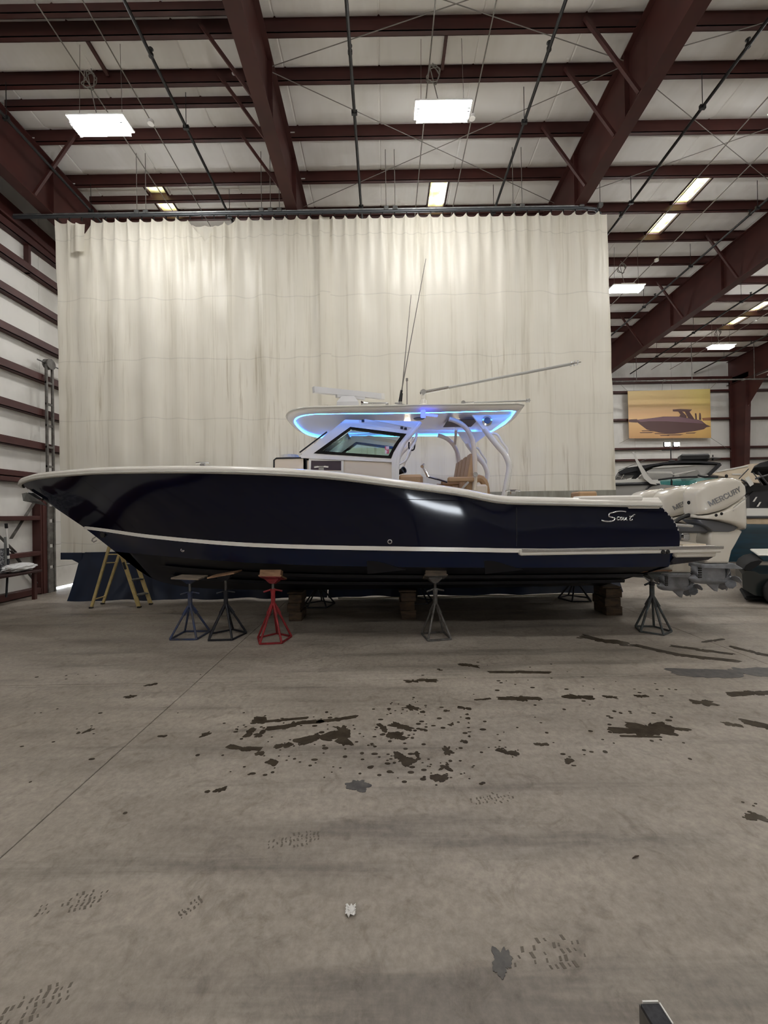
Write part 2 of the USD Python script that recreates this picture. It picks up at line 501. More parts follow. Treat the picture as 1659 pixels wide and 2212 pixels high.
for a, b in zip(zs[:-1], zs[1:]):
    part(d1, 'door_section', join(box((XL - .08, DY0 + .0, a + .003), (XL - .03, DY1, b - .003), .006), box((XL - .095, DY0, a - .0), (XL - .075, DY1, b + .0))), M['doorpanel'])
for z in zs[1:-1]:
    part(d1, 'hinge', join(box((XL - .03, DY0 + .005, z - .035), (XL + .03, DY0 + .05, z + .035)), bar((XL - .03, DY0 + .05, z), (XL - .0, DY0 + .16, z), .03, .03)), M['galv_dirty'])
part(d1, 'lock_handle', join(tube([(XL - .03, 9.86, .78), (XL + .05, 9.86, .78)], .025, 8), bar((XL + .05, 9.82, .74), (XL + .05, 9.93, .85), .03, .03)), M['galv'])
wf = struct('wall_front', (6, YF, 0))
DX0, DX1, DZ = .9, 4.3, .42              # a roller door left open at the bottom behind the viewer, seen only as a reflection in the hull
for a, b, z0 in ((XL - .1, DX0, 0), (DX0, DX1, DZ), (DX1, XR, 0)):
    part(wf, 'wall_panel', box((a, YF - .1, z0), (b, YF, 12)), M['wallpanel'])
for z in (1.2, 2.5, 4.0, 5.4, 6.8):
    part(wf, 'girt', box((XL, YF, z), (DX0 if z < DZ else XR, YF + .18, z + .14)), M['steel'])
part(wf, 'door_post', join(box((DX0 - .25, YF, 0), (DX0, YF + .2, 8)), box((DX1, YF, 0), (DX1 + .25, YF + .2, 8))), M['steel'])
wr = struct('wall_right', (XR, 4, 0))
part(wr, 'wall_panel', slab_yz([(YF, 0), (YB, 0), (YB, top(YB)), (YF, top(YF))], XR, XR + .1), M['wallpanel'])

part(wl, 'backing', join(slab_yz([(YF, 0), (DY0, 0), (DY0, top(DY0)), (YF, top(YF))], XL - .12, XL - .101), slab_yz([(DY0, DH - .1), (YB + .1, DH - .1), (YB + .1, top(YB)), (DY0, top(DY0))], XL - .12, XL - .101)), M['joint'])
# door track with its top drum
t = thing('door_track', 'tall grey steel track of the overhead door, rising like a ladder up the left wall', 'door track', (XL + .25, DY0 - .1, 0))
for dy in (0, .16):
    part(t, 'rail', box((XL + .2, DY0 - .1 + dy, 0), (XL + .245, DY0 - .055 + dy, 5.3), .004), M['galv_dirty'])
for z in (2.9, 3.35, 3.85, 4.35, 4.85):
    part(t, 'rung', box((XL + .205, DY0 - .1, z), (XL + .24, DY0 + .1, z + .05)), M['galv_dirty'])
part(t, 'lower_channel', join(*[box((XL + .2, DY0 - .06, z), (XL + .23, DY0 + .07, z + h)) for z, h in ((0, .55), (.62, .42), (1.12, .5), (1.7, .3), (2.08, .5))]), M['galv_dirty'])
dr = part(t, 'spring_drum', lathe([(.05, -.06), (.12, -.06), (.12, -.03), (.085, -.02), (.085, .02), (.12, .03), (.12, .06), (.05, .06)], (XL + .22, DY0, 5.32), (1, 0, 0)), M['galv_dirty'])
part(dr, 'shaft', tube([(XL + .22, DY0 - .3, 5.32), (XL + .22, DY0 + 1.2, 5.32)], .016), M['galv'])

# far-wall column
t = thing('wall_column', 'wide red-brown tapered steel column standing against the far wall', 'column', (RAFT[4], YB - .6, 0))
x = RAFT[4]
inner = lambda z: YB - .72 - .042 * z
part(t, 'web', slab_yz([(YB - .02, 0), (inner(0), 0), (inner(8), 8), (YB - .02, 8)], x - .008, x + .008), M['steel'])
part(t, 'inner_flange', bar((x, inner(0), 0), (x, inner(7.6), 7.6), .25, .02, (0, 1, 0)), M['steel'])
part(t, 'outer_flange', box((x - .125, YB - .23, 0), (x + .125, YB - .21, 8)), M['steel'])
part(t, 'knee', slab_yz([(inner(6.4), 6.4), (inner(6.4) - 1.0, 7.65), (inner(7.6), 7.65)], x - .008, x + .008), M['steel'])

# ------------------------------------------------------------------ sprinkler pipes, conduits and lamps
ZS = 7.42
pipe_pos = ['first from the side wall', 'passing between the two front lamps', 'above the middle of the curtain', 'left of the broad right-hand rafter', 'right of the broad right-hand rafter', 'ending over the right side of the hall', 'near the far right lamp', 'at the far right of the roof']
for k in range(8):
    x = -6.55 + 3.07 * k
    t = thing('sprinkler_pipe', 'black sprinkler pipe under the roof, ' + pipe_pos[k], 'pipe', (x, 5, zr(ZS, 5)))
    y0, y1 = 4.0, YB - .4
    part(t, 'pipe', tube([(x, y0, zr(ZS, y0)), (x, y1, zr(ZS, y1))], .027, 8), M['blackpipe'])
    for y in np.arange(6.75 + .2 * (k % 2), y1, 1.96):
        part(t, 'hanger', join(tube([(x, y, zr(ZS, y)), (x, y, zr(ZPUR, y))], .006, 5), box((x - .05, y - .02, zr(ZS, y) - .035), (x + .05, y + .02, zr(ZS, y) + .035))), M['blackpipe'])
    for y in np.arange(5.9, y1, 3.2):
        z = zr(ZS, y)
        part(t, 'sprinkler_head', lathe([(.035, -.02), (.035, .03), (.02, .05), (.012, .09), (.035, .1), (.035, .105)], (x, y, z)), M['blackpipe'])

ZC = 7.66
lampname = ['above the left half of the curtain', 'above the middle of the curtain', 'beside the right edge of the curtain', 'furthest away near the far right rafter']
for k, (xa, xb) in enumerate(((-4.86, -4.18), (.86, 1.74), (6.96, 7.86), (12.95, 13.85))):
    for x, w in ((xa, 'left'), (xb, 'right')):
        t = thing('cable_conduit', f'thin grey roof cable, {w} of two, ' + lampname[k], 'cable', (x, 5, zr(ZC, 5)))
        part(t, 'cable', tube([(x, 4.0, zr(ZC, 4.0)), (x, YB - .3, zr(ZC, YB))], .011, 6), M['wire'])
        if w == 'right':
            y = [7.05, 7.05, 10.9, 14.2][k]
            part(t, 'junction_box', lathe([(.02, -.03), (.055, -.03), (.055, .03), (.02, .035)], (x, y, zr(ZC, y) - .03), n=12), M['white'])


def lamp(x, y, z, label=None, coil=True, yaw=0.):
    t = thing('high_bay_lamp', label or 'bright rectangular LED lamp out of the picture', 'lamp', (x, y, z), group=None if label else 'lamps outside the picture')
    hx, hy = .44, .135
    part(t, 'housing', join(box((x - hx - .02, y - hy - .02, z + .012), (x + hx + .02, y + hy + .02, z + .045), .006), box((x - .2, y - .1, z + .045), (x + .2, y + .1, z + .1), .01)), M['white'])
    part(t, 'diffuser', box((x - hx + .02, y - hy + .02, z - .075), (x + hx - .02, y + hy - .02, z + .011)), M['diffuser'])
    part(t, 'wire_guard', join(*[tube([(x + sx * hx * .97, y - hy + .02 + .23 * q / 5, z - .08), (x + sx * hx * .88, y - hy + .02 + .23 * q / 5, z - .08)], .006, 5) for sx in (-1, 1) for q in range(6)]), M['galv'], kind='stuff')
    zt = zr(ZC, y)
    for sx in (-1, 1):
        part(t, 'suspension_wire', tube([(x + sx * .35, y, z + .045), (x + sx * .33, y, zr(ZPUR, y))], .004, 5), M['wire'])
    if coil:
        c = np.array([x - .15, y - .05, zt - .25])
        a = np.linspace(0, 4.6 * np.pi, 50)
        pts = np.c_[c[0] + .10 * np.cos(a) + .02 * np.sin(3 * a), c[1] + .03 * np.sin(2.3 * a), c[2] + .14 * np.sin(a)]
        part(t, 'power_cord', tube(np.vstack([[(x - .15, y, zt)], pts, [(x - .05, y, z + .1)]]), .008, 5), M['wire'])
    return t


lamp(-4.52, 6.25, 8.12, 'bright rectangular LED high-bay lamp hanging above the left half of the curtain')
lamp(1.06, 6.25, 8.26, 'bright rectangular LED high-bay lamp hanging above the middle of the curtain')
lamp(7.02, 10.95, 8.03, 'bright rectangular LED lamp hanging just right of the curtain')
lamp(13.0, 14.7, 7.9, 'smallest, farthest LED high-bay lamp near the far right rafter')
for y in (10.95, 14.7):
    for x in (-4.62, 1.07, 7.02, 13.0):
        if (x, y) not in ((7.02, 10.95), (13.0, 14.7)):
            lamp(x, y, zr(6.9, y), None, False)
for x, y in ((7.02, 6.3), (13.0, 6.3), (18.4, 6.3), (-4.62, 1.6), (1.07, 1.6), (7.02, 1.6), (13.0, 1.6), (-4.62, -3.6), (1.07, -3.6), (7.02, -3.6), (13, -3.6)):
    lamp(x, y, 8.3, None, False)

# horizontal pipe run at the far eave, right of the curtain
t = thing('eave_pipe', 'thin horizontal pipe hung below the eave in front of the far wall', 'pipe', (11, 17.0, 7.3))
part(t, 'pipe', tube([(6, 16.6, 7.25), (17.6, 16.6, 7.27), (21, 16.6, 7.25)], .035), M['galv_dirty'])
for x in (8.4, 11.0, 13.4, 16.1):
    part(t, 'hanger', tube([(x, 16.6, 7.27), (x, 16.6, zr(ZPUR, 16.6))], .012, 6), M['galv_dirty'])
for x in (9.0, 12.2, 15.6):
    part(t, 'coupling', lathe([(.05, -.05), (.05, .05)], (x, 16.6, 7.26), (1, 0, 0), 10), M['galv_dirty'])
# ------------------------------------------------------------------ curtain on its track
YC = 8.15
ZTOP = 8.04
XA, XM, XB = -6.87, -1.15, 4.85


def vinyl():
    n = {'g': ('geometry', {}), 'p': ('principled_bsdf', {'roughness': .42, 'specular_ior_level': .4}),
         'm1': ('mapping', {'scale': (3.2, .5, .10)}), 't1': ('noise_texture', {'scale': 1.6, 'detail': 5, 'roughness': .7}),
         'm2': ('mapping', {'scale': (9, 1, .35)}), 't2': ('noise_texture', {'scale': 1.5, 'detail': 4, 'roughness': .7}),
         't3': ('noise_texture', {'scale': .45, 'detail': 2}),
         'r1': ('rgb_ramp', {'ramp': [(.30, tuple(lin((206, 200, 183)))), (.45, tuple(lin((228, 223, 209)))), (.75, tuple(lin((233, 229, 217))))]}),
         'r2': ('rgb_ramp', {'ramp': [(.33, (.60, .55, .46)), (.45, (1, 1, 1))]}),
         'r3': ('rgb_ramp', {'ramp': [(.46, (0, 0, 0)), (.6, (1, 1, 1))]}),
         'x': ('mix', {'mix_type': 'multiply', 'fac': 0.}),
         'sx': ('separate_xyz', {}), 'zr': ('map_range', {'from_min': 6.6, 'from_max': 4.6, 'to_min': 0, 'to_max': .78, 'clamp': True}), 'mm': ('math', {'math_type': 'multiply'}),
         'tz': ('noise_texture', {'scale': .9, 'detail': 2}), 'za': ('math', {'math_type': 'multiply_add', 'value2': .22}), 'md': ('math', {'math_type': 'floored_modulo', 'value2': 1.29}),
         'lt': ('map_range', {'from_min': .0, 'from_max': .028, 'to_min': .80, 'to_max': 1.0, 'clamp': True}), 'y': ('mix', {'mix_type': 'multiply', 'fac': .9}), 'cx': ('combine_xyz', {})}
    l = [('g.position', 'm1.vector'), ('m1.vector', 't1.vector'), ('g.position', 'm2.vector'), ('m2.vector', 't2.vector'), ('g.position', 't3.vector'), ('t1.fac', 'r1.fac'), ('t2.fac', 'r2.fac'),
         ('t3.fac', 'r3.fac'), ('g.position', 'sx.vector'), ('sx.z', 'zr.value'), ('zr.result', 'mm.value1'), ('r3.color', 'mm.value2'), ('mm.value', 'x.fac'), ('r1.color', 'x.color1'), ('r2.color', 'x.color2'),
         ('g.position', 'tz.vector'), ('tz.fac', 'za.value1'), ('sx.z', 'za.value3'), ('za.value', 'md.value1'), ('md.value', 'lt.value'),
         ('lt.result', 'cx.x'), ('lt.result', 'cx.y'), ('lt.result', 'cx.z'), ('x.color', 'y.color1'), ('cx.vector', 'y.color2'), ('y.color', 'p.base_color')]
    n['tr'] = ('translucent_bsdf', {})
    n['mx'] = ('mix_closure', {'fac': .16})
    l += [('y.color', 'tr.color'), ('p.BSDF', 'mx.closure1'), ('tr.BSDF', 'mx.closure2')]
    return usdkit.material(stage, '/World/Looks/cream_vinyl', n, l, surface='mx.closure')


M['vinyl'] = vinyl()
M['skirt'] = mat('navy_tarp', (10, 22, 44), .5, rgb2=(15, 31, 56), scale=3, stretch=(1, 1, .4))
M['grayband'] = mat('grey_vinyl_band', (158, 156, 144), .45, rgb2=(132, 130, 118), scale=4, stretch=(3, 1, .4), trans=((150, 150, 140), .15))
M['track'] = mat('dark_track', (74, 78, 82), .45, .5)
_w = [(rng.uniform(.55, 1.9), rng.uniform(0, 6.28), rng.uniform(.45, 1.0)) for _ in range(9)]
_ph = [rng.uniform(-.9, .9) for _ in range(60)]
GR = .256


def fold(x, z):
    """How far the cloth stands off its plane."""
    h = ZTOP - z
    g = (x - XA) / GR
    k = .75 + .5 * meshkit.noise(np.array([round(g) * 1.37, 0., 0.]))
    du = abs(g - round(g))
    top = -.07 * (math.exp(-(du / (.10 + .26 * h)) ** 2) - .35) * math.exp(-(h / (1.0 * k)) ** 1.3)
    low = sum(a * math.sin(2 * math.pi * (x + .02 * h * math.sin(p)) / w + p) for w, p, a in _w)
    low = math.copysign(abs(low / 3.2) ** .75, low) * .062 * (1 - math.exp(-(h / 1.1))) * (1 - .35 * min(1, h / 7))
    wr = (meshkit.noise(np.array([x * 2.4, 3.3, z * 1.7])) - .5) * .05
    return top + low + wr


def sag(x):
    u = ((x - XA) / GR) % 1
    s = .04 * (1 - abs(2 * u - 1) ** 2.2)
    for c, w, d in ((-6.28, .17, .26), (-3.72, .40, .45), (-3.25, .2, .12)):   # where hooks have come off
        s += d * max(0, 1 - abs((x - c) / w)) ** 1.2
    return s


def cloth(xa, xb, ztop, zbot, nz, dx=.026, dy=0., topsag=False, bot=None):
    X = np.linspace(xa, xb, int((xb - xa) / dx))
    rows = []
    for v in np.linspace(0, 1, nz):
        v = v ** 1.3 if topsag else v
        row = []
        for x in X:
            zt = ztop - (sag(x) if topsag else 0)
            zb = zbot(x) if callable(zbot) else zbot
            z = zt + (zb - zt) * v
            lean = .012 * (z - 4) * (1 if x > 4 else 0) * 0
            bulge = 0.
            if bot:
                bulge = bot(x, z)
            row.append((x + .016 * (ZTOP - z) * max(0, (x - 3.8)) * .9, YC + dy + fold(x, z) - bulge, z))
        rows.append(row)
    return loft(rows)


rail = thing('curtain_track', 'long dark curtain track of pipe and rail hung across the hall', 'curtain track', (-1, YC, 8.12))
bend = [(x, YC, 8.13 + .0) for x in np.linspace(XL + .1, 4.35, 12)] + [(4.6, YC + .03, 8.13), (4.78, YC + .15, 8.13), (4.86, YC + .36, 8.13), (4.87, YC + .7, 8.13)]
part(rail, 'rail', tube(bend, .032, 8), M['track'])
part(rail, 'upper_pipe', tube([(XL + .2, YC + .01, 8.185), (4.2, YC + .01, 8.185), (4.7, YC + .08, 8.17)], .024, 8), M['galv'])
for x in np.arange(XA + .03, XB, GR):
    part(rail, 'hook', box((x - .008, YC - .012, 8.03), (x + .008, YC + .012, 8.12)), M['black'])
for k, (cx, n) in enumerate(((-5.15, 2), (-2.5, 3), (.15, 2), (2.85, 2), (4.3, 1), (4.7, 1))):
    for q in range(n):
        x = cx + .19 * q
        part(rail, 'hanger_rod', tube([(x, YC, 8.2), (x, YC, zr(ZPUR + .1, YC))], .008, 6), M['wire'])
        part(rail, 'clamp', box((x - .05, YC - .04, 8.15), (x + .05, YC + .04, 8.23), .01), M['galv'])

ta = thing('curtain', 'left cream vinyl curtain with dirt streaks and a blue skirt, sagging at its top', 'curtain', ((XA + XM) / 2, YC, 0))
part(ta, 'upper_sheet', cloth(XA, XM - .02, ZTOP, .98, 84, topsag=True), M['vinyl'], smooth=True)
part(ta, 'edge_strip', cloth(XM - .12, XM + .10, ZTOP + .05, 4.0, 40, .02, -.09), M['vinyl'], smooth=True)
part(ta, 'torn_flap', cloth(-6.5, -6.2, 7.9, 7.3, 12, .03, -.10), M['vinyl'], smooth=True)
part(ta, 'loose_fold', cloth(-4.2, -3.3, 8.0, 7.2, 12, .05, .16), M['vinyl'], smooth=True)
billow = lambda x, z: .38 * (1 - z / 1.0) ** 1.5 + .05 * math.sin(5 * x)


def skirt_edge(x):
    return .86 if x < -6.66 else (max(.035, .86 - (x + 6.66) * 9) if x < -6.57 else .035)


part(ta, 'skirt', cloth(-6.45, XM - .02, .99, .035, 22, .05, -.01, bot=billow), M['skirt'], smooth=True)
part(ta, 'skirt_remnant', cloth(XA, -6.38, .985, lambda x: .84 - .05 * max(0, (x + 6.6)) * 10, 5, .04, -.01), M['skirt'], smooth=True)
tb = thing('curtain', 'right cream vinyl curtain with crisp top pleats, a grey lower band and a blue skirt', 'curtain', ((XB + XM) / 2, YC, 0))
part(tb, 'upper_sheet', cloth(XM, XB, ZTOP, 2.13, 72, topsag=True), M['vinyl'], smooth=True)
part(tb, 'clear_band', cloth(XM, XB, 2.13, .98, 12, .06), M['grayband'], smooth=True)
part(tb, 'skirt', cloth(XM, XB - .12, .99, .035, 22, .06, -.01, bot=billow), M['skirt'], smooth=True)
part(tb, 'bottom_rope', tube([(x, YC - .42 + .03 * math.sin(4 * x), .02) for x in np.linspace(XM + .2, XB - .3, 24)], .014, 6), mat('pale_rope', (170, 160, 140), .8))
# ------------------------------------------------------------------ the navy boat
YK = 6.35
M['navy'] = mat('navy_gelcoat', (5, 10, 33), .06, spec=.36)
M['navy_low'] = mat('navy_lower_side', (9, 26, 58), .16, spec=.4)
M['navy_bottom'] = mat('dark_bottom_paint', (7, 10, 22), .42)
M['gel'] = mat('white_gelcoat', (240, 236, 227), .22, coat=.6)
M['gel_grey'] = mat('grey_rub_rail', (204, 201, 192), .3)
M['gel_cream'] = mat('cream_gelcoat', (226, 212, 192), .3, coat=.3)
M['tan'] = mat('tan_upholstery', (176, 142, 104), .55, bump=.1, bscale=60)
M['glass'] = pane('tinted_window_glass', (.84, .92, .87))
M['clear'] = pane('clear_window_glass', (.86, .93, .90))
M['black_gloss'] = mat('black_gloss_frame', (8, 8, 9), .12)
M['dark_locker'] = mat('dark_locker_lining', (70, 56, 62), .5)
M['cowl'] = mat('pearl_white_cowl', (222, 216, 203), .2, coat=1.)
M['motor_grey'] = mat('grey_motor_trim', (96, 97, 100), .4)
M['silver'] = mat('silver_lettering', (150, 150, 152), .35, .4)
M['gear'] = mat('silver_gearcase', (150, 152, 158), .35, .25, rgb2=(120, 122, 126), scale=6)
M['led'] = emit('blue_led_strip', (.045, .23, 1.0), 7.5)
M['blue_lamp'] = emit('blue_violet_lamp', (.07, .10, 1.0), 2.6)
M['warm_led'] = emit('warm_led', (1.0, .86, .6), 34.)
M['radome'] = mat('radome_white', (214, 214, 216), .35)


def curve(X, *cols):
    return [PchipInterpolator(X, c) for c in cols]


SHX = [-5.95, -5.9, -5.82, -5.68, -5.38, -4.97, -4.37, -3.12, -1.57, -.71, .114, .94, 1.51, 1.88, 3.42]
sh_b, sh_z = curve(SHX, [0, .09, .16, .24, .36, .52, .75, 1.15, 1.5, 1.6, 1.63, 1.62, 1.60, 1.6, 1.58], [2.25, 2.275, 2.295, 2.318, 2.35, 2.36, 2.36, 2.325, 2.243, 2.17, 2.055, 1.93, 1.823, 1.806, 1.754])
ST_X = [-4.96, -4.5, -3.42, -1.64, -.46, .95, 1.64, 3.66]
st_b, st_z = curve(ST_X, [0, .19, .66, 1.28, 1.51, 1.585, 1.585, 1.565], [1.56, 1.52, 1.42, 1.317, 1.285, 1.247, 1.224, 1.197])
CH_X = [-4.45, -4, -3.2, -1.7, -.6, 1, 2, 3.6]
ch_b, ch_z = curve(CH_X, [0, .13, .48, 1.08, 1.34, 1.46, 1.47, 1.46], [1.15, 1.12, 1.09, 1.05, 1.03, 1.0, .985, .97])
KE_X = [-4.06, -3.7, -3.2, -2.5, -1.5, 0, 3.6]
ke_b, ke_z = curve(KE_X, [0] * 7, [.83, .64, .54, .49, .47, .46, .46])
NT = 90
TT = np.linspace(0, 1, NT) ** 1.7


def line(X, b, z, x1=None):
    xs = X[0] + ((x1 or X[-1]) - X[0]) * TT
    return np.c_[xs, b(xs), z(xs)]


Lsh, Lst, Lch, Lke = line(SHX, sh_b, sh_z), line(ST_X, st_b, st_z), line(CH_X, ch_b, ch_z), line(KE_X, ke_b, ke_z)


def side_grid(lo, hi, n, flare=0., bulge_end=0.):
    rows = []
    for f in np.linspace(0, 1, n):
        p = lo + (hi - lo) * f
        w = np.clip((1.3 - lo[:, 0]) / 6, 0, 1)
        e = 1 + flare * w
        p[:, 1] = lo[:, 1] + (hi[:, 1] - lo[:, 1]) * f ** e
        t = np.linspace(0, 1, NT)
        p[:, 0] += bulge_end * math.sin(math.pi * f) * t ** 6
        rows.append(p)
    return rows


def both(rows):
    out = []
    for s in (-1, 1):
        R = [np.c_[r[:, 0], YK + s * r[:, 1], r[:, 2]] for r in rows]
        out.append(loft(R if s == -1 else R[::-1]))
    return join(*out)


Gtop = side_grid(Lst, Lsh, 14, .9, .10)
boat = thing('motor_boat', 'long glossy navy-blue centre-console motor boat with white gunwale standing on stands', 'boat', (-.8, YK, .46))
part(boat, 'topsides', both(Gtop), M['navy'], smooth=35)
Lb0, Lb1 = Lst.copy(), Lst.copy()
Lb0[:, 2] -= .030
Lb1[:, 2] += .022


def off(P, d):
    P = P.copy()
    P[:, 1] += d * np.clip((P[:, 0] - P[0, 0]) / .05, 0, 1)
    return P


part(boat, 'boot_stripe', both([off(Lb0, -.002), off(Lb0, .012), off(Lb1, .012), off(Lb1, -.002)]), M['gel'])
part(boat, 'lower_side', both(side_grid(Lch, Lst, 6)), M['navy_low'], smooth=35)
Lc2 = Lch.copy()
Lc2[:, 1] = np.maximum(0, Lc2[:, 1] - .07)
part(boat, 'bottom', both([Lke, Lke + (Lc2 - Lke) * .33, Lke + (Lc2 - Lke) * .66, Lc2, Lch]), M['navy_bottom'], smooth=20)
for f in (.38, .68):
    S = Lke + (Lc2 - Lke) * f
    S = S[22:]
    part(boat, 'running_strake', both([S + [0, -.04, -.02], S + [0, .03, -.045], S + [0, .045, .0]]), M['navy_bottom'])
# transom
E = [g[-1] for g in [Lke[None], Lch[None], Lst[None]]]
ring = [Lke[-1], Lch[-1]] + [r[-1] for r in Gtop]
tr = [np.array([p[0], YK - p[1], p[2]]) for p in ring] + [np.array([p[0], YK + p[1], p[2]]) for p in ring[::-1][:-1]]
c = np.mean(tr, 0)
part(boat, 'transom', trimesh.Trimesh(np.vstack([tr, [c]]), [(len(tr), i, (i + 1) % len(tr)) for i in range(len(tr))], process=False), M['navy'])


def sheer_loop():
    n = Lsh[::-1]
    a = np.c_[n[:, 0], YK - n[:, 1], n[:, 2]]
    b = np.c_[Lsh[1:, 0], YK + Lsh[1:, 1], Lsh[1:, 2]]
    return np.vstack([a, b])


SL = sheer_loop()
tg = np.gradient(SL, axis=0)
NRM = np.c_[tg[:, 1], -tg[:, 0]]
NRM = NRM / np.linalg.norm(NRM, axis=1, keepdims=True)
for _ in range(3):
    NRM[1:-1] = (NRM[:-2] + NRM[1:-1] + NRM[2:]) / 3
NRM = NRM / np.linalg.norm(NRM, axis=1, keepdims=True)
if NRM[5] @ np.array([0, -1]) < 0:
    NRM = -NRM


def sheer_sweep(profile, sl=slice(None)):
    rows = [np.c_[SL[sl][:, :2] + NRM[sl] * o, SL[sl][:, 2] + z] for o, z in profile]
    return loft(rows, cap=False)


part(boat, 'gunwale', sheer_sweep([(.028, .012), (.034, .03), (.022, .055), (-.02, .075), (-.12, .082), (-.26, .08), (-.27, -.05)]), M['gel'], smooth=50)
part(boat, 'rub_rail', sheer_sweep([(-.005, -.03), (.030, -.030), (.042, -.018), (.042, -.002), (.03, .012), (.0, .012)]), M['gel_grey'], smooth=50)
part(boat, 'rub_strip', sheer_sweep([(.040, -.016), (.050, -.014), (.050, -.005), (.040, -.003)], slice(0, 46)), M['chrome'])
half = len(SL) // 2
dk = [np.c_[Lsh[:, 0], YK - (Lsh[:, 1] - .2).clip(0), Lsh[:, 2] + .03], np.c_[Lsh[:, 0], YK + (Lsh[:, 1] - .2).clip(0), Lsh[:, 2] + .03]]
fd = [d[:62] for d in dk]
part(boat, 'fore_deck', loft(fd), M['gel'])
part(boat, 'cockpit_sole', box((-.9, YK - 1.0, 1.28), (3.4, YK + 1.0, 1.32)), M['gel_cream'])


def side_pt(px, py, out=.0):
    """The point of the near side of the hull at that place of the photograph."""
    Y = 4.9
    for _ in range(12):
        p = at(px, py, Y)
        zs, zh, zc = float(st_z(min(p[0], 3.6))), float(sh_z(min(p[0], 3.4))), float(ch_z(min(p[0], 3.6)))
        bs, bh, bc = float(st_b(min(p[0], 3.6))), float(sh_b(min(p[0], 3.4))), float(ch_b(min(p[0], 3.6)))
        if p[2] >= zs:
            f = (p[2] - zs) / max(.05, zh - zs)
            b = bs + (bh - bs) * max(0, f) ** (1 + .9 * np.clip((1.3 - p[0]) / 6, 0, 1))
        else:
            b = bc + (bs - bc) * (p[2] - zc) / max(.05, zs - zc)
        Y = YK - b - out
    return at(px, py, Y)


# raised white rail along the stern half and the swim platform
HB = 1.585
for s, nm in ((-1, 'near'), (1, 'far')):
    y = YK + s * HB
    part(boat, 'side_rail', box((1.66, y - .05, 1.160), (4.14, y + .05, 1.238), .015), M['gel'])
    part(boat, 'rail_insert', box((1.68, y + s * .05 - .012, 1.204), (4.15, y + s * .05 + .014, 1.240), .006), M['chrome'])
    part(boat, 'swim_platform', join(box((3.6, min(YK + s * .98, YK + s * HB), 1.10), (4.12, max(YK + s * .98, YK + s * HB), 1.24), .02)), M['gel'])
    part(boat, 'platform_pad', box((3.76, min(YK + s * 1.0, YK + s * 1.5), 1.24), (4.05, max(YK + s * 1.0, YK + s * 1.5), 1.256)), M['gel_cream'])
    part(boat, 'platform_underside', hull([(x, YK + s * b, z) for x, b, z in ((3.6, .98, 1.1), (3.6, 1.56, 1.1), (4.09, 1.56, 1.1), (4.09, .98, 1.1), (3.6, .98, .99), (3.6, 1.45, .99), (3.92, 1.46, 1.02), (3.92, .98, 1.02), (4.06, 1.52, 1.06), (4.06, .98, 1.06))]), M['navy'])
part(boat, 'motor_well', join(box((3.55, YK - .98, .95), (4.02, YK + .98, 1.2)), box((3.3, YK - .98, 1.2), (3.62, YK + .98, 1.75), .03)), M['gel'])
part(boat, 'stern_coaming', join(*[box((3.0, YK + s * 1.5 - .1, 1.70), (3.44, YK + s * 1.5 + .1, 1.85), .03) for s in (-1, 1)]), M['gel'])
for px in (1424, 1434):
    p = side_pt(px, 1188)
    part(boat, 'exhaust_port', lathe([(.022, -.02), (.028, 0), (.018, .01)], (p[0], YK - HB - .052, 1.178), (0, -1, 0), 12), M['black'])
# transom edge trim of bright beads
for k in range(7):
    f = .96 - .085 * k
    g = np.array([np.interp(f, np.linspace(0, 1, 14), [r[-1][q] for r in Gtop]) for q in range(3)])
    part(boat, 'transom_trim', box((g[0] - .012, YK - g[1] - .006, g[2] - .014), (g[0] + .008, YK - g[1] + .02, g[2] + .012), .004), M['chrome'])
# knuckle line, panel seam, hull steps, through-hull fittings, bow eye
for px0 in (792, 1046):
    P = [side_pt(px0, 1211, .004), side_pt(px0 + 26, 1213, .004), side_pt(px0 + 84, 1231, .004), side_pt(px0 + 2, 1240, .004)]
    Q = [p + [0, .02, 0] for p in P]
    part(boat, 'hull_step', hull(P + Q), M['navy_bottom'])
for px, py in ((395, 1188), (842, 1170)):
    p = side_pt(px, py)
    part(boat, 'through_hull_fitting', lathe([(.03, -.01), (.03, .008), (.018, .012), (.012, -.002), (.0, -.002)], p, (0, -1, 0), 14), M['chrome'])
p = at(203, 1161, YK)
part(boat, 'bow_eye', tube([p + np.array(q) for q in ((.03, 0, .01), (-.02, 0, -.02), (-.035, 0, -.055), (-.005, 0, -.075), (.05, 0, -.045))], .011, 8), M['chrome'])
p = side_pt(222, 1155)
part(boat, 'bow_light', lathe([(.05, -.01), (.05, .006), (.02, .008)], p, (-.3, -1, 0), 14), M['black'])
kn = [side_pt(x, 1073 + max(0, x - 700) * .03, .001) for x in range(200, 1060, 30)]
part(boat, 'knuckle_line', tube(kn, .005, 5), M['navy'])
S0, S1 = side_pt(1116, 1096, .002), side_pt(1116, 1180, .002)
part(boat, 'panel_seam', bar(S0, S1, .006, .006), M['black'])
for px, py, n in ((438, 1004, 1), (694, 1012, 1), (1108, 1064, 1)):
    b = at(px, py, YK - float(sh_b((px - 829) * 4.9 / 831)) + .12)
    part(boat, 'cleat', join(box(b + [-.03, -.02, -.02], b + [.03, .02, .01]), tube([b + [-.09, 0, .02], b + [-.04, 0, .026], b + [.04, 0, .026], b + [.09, 0, .02]], .012, 6)), M['chrome'])

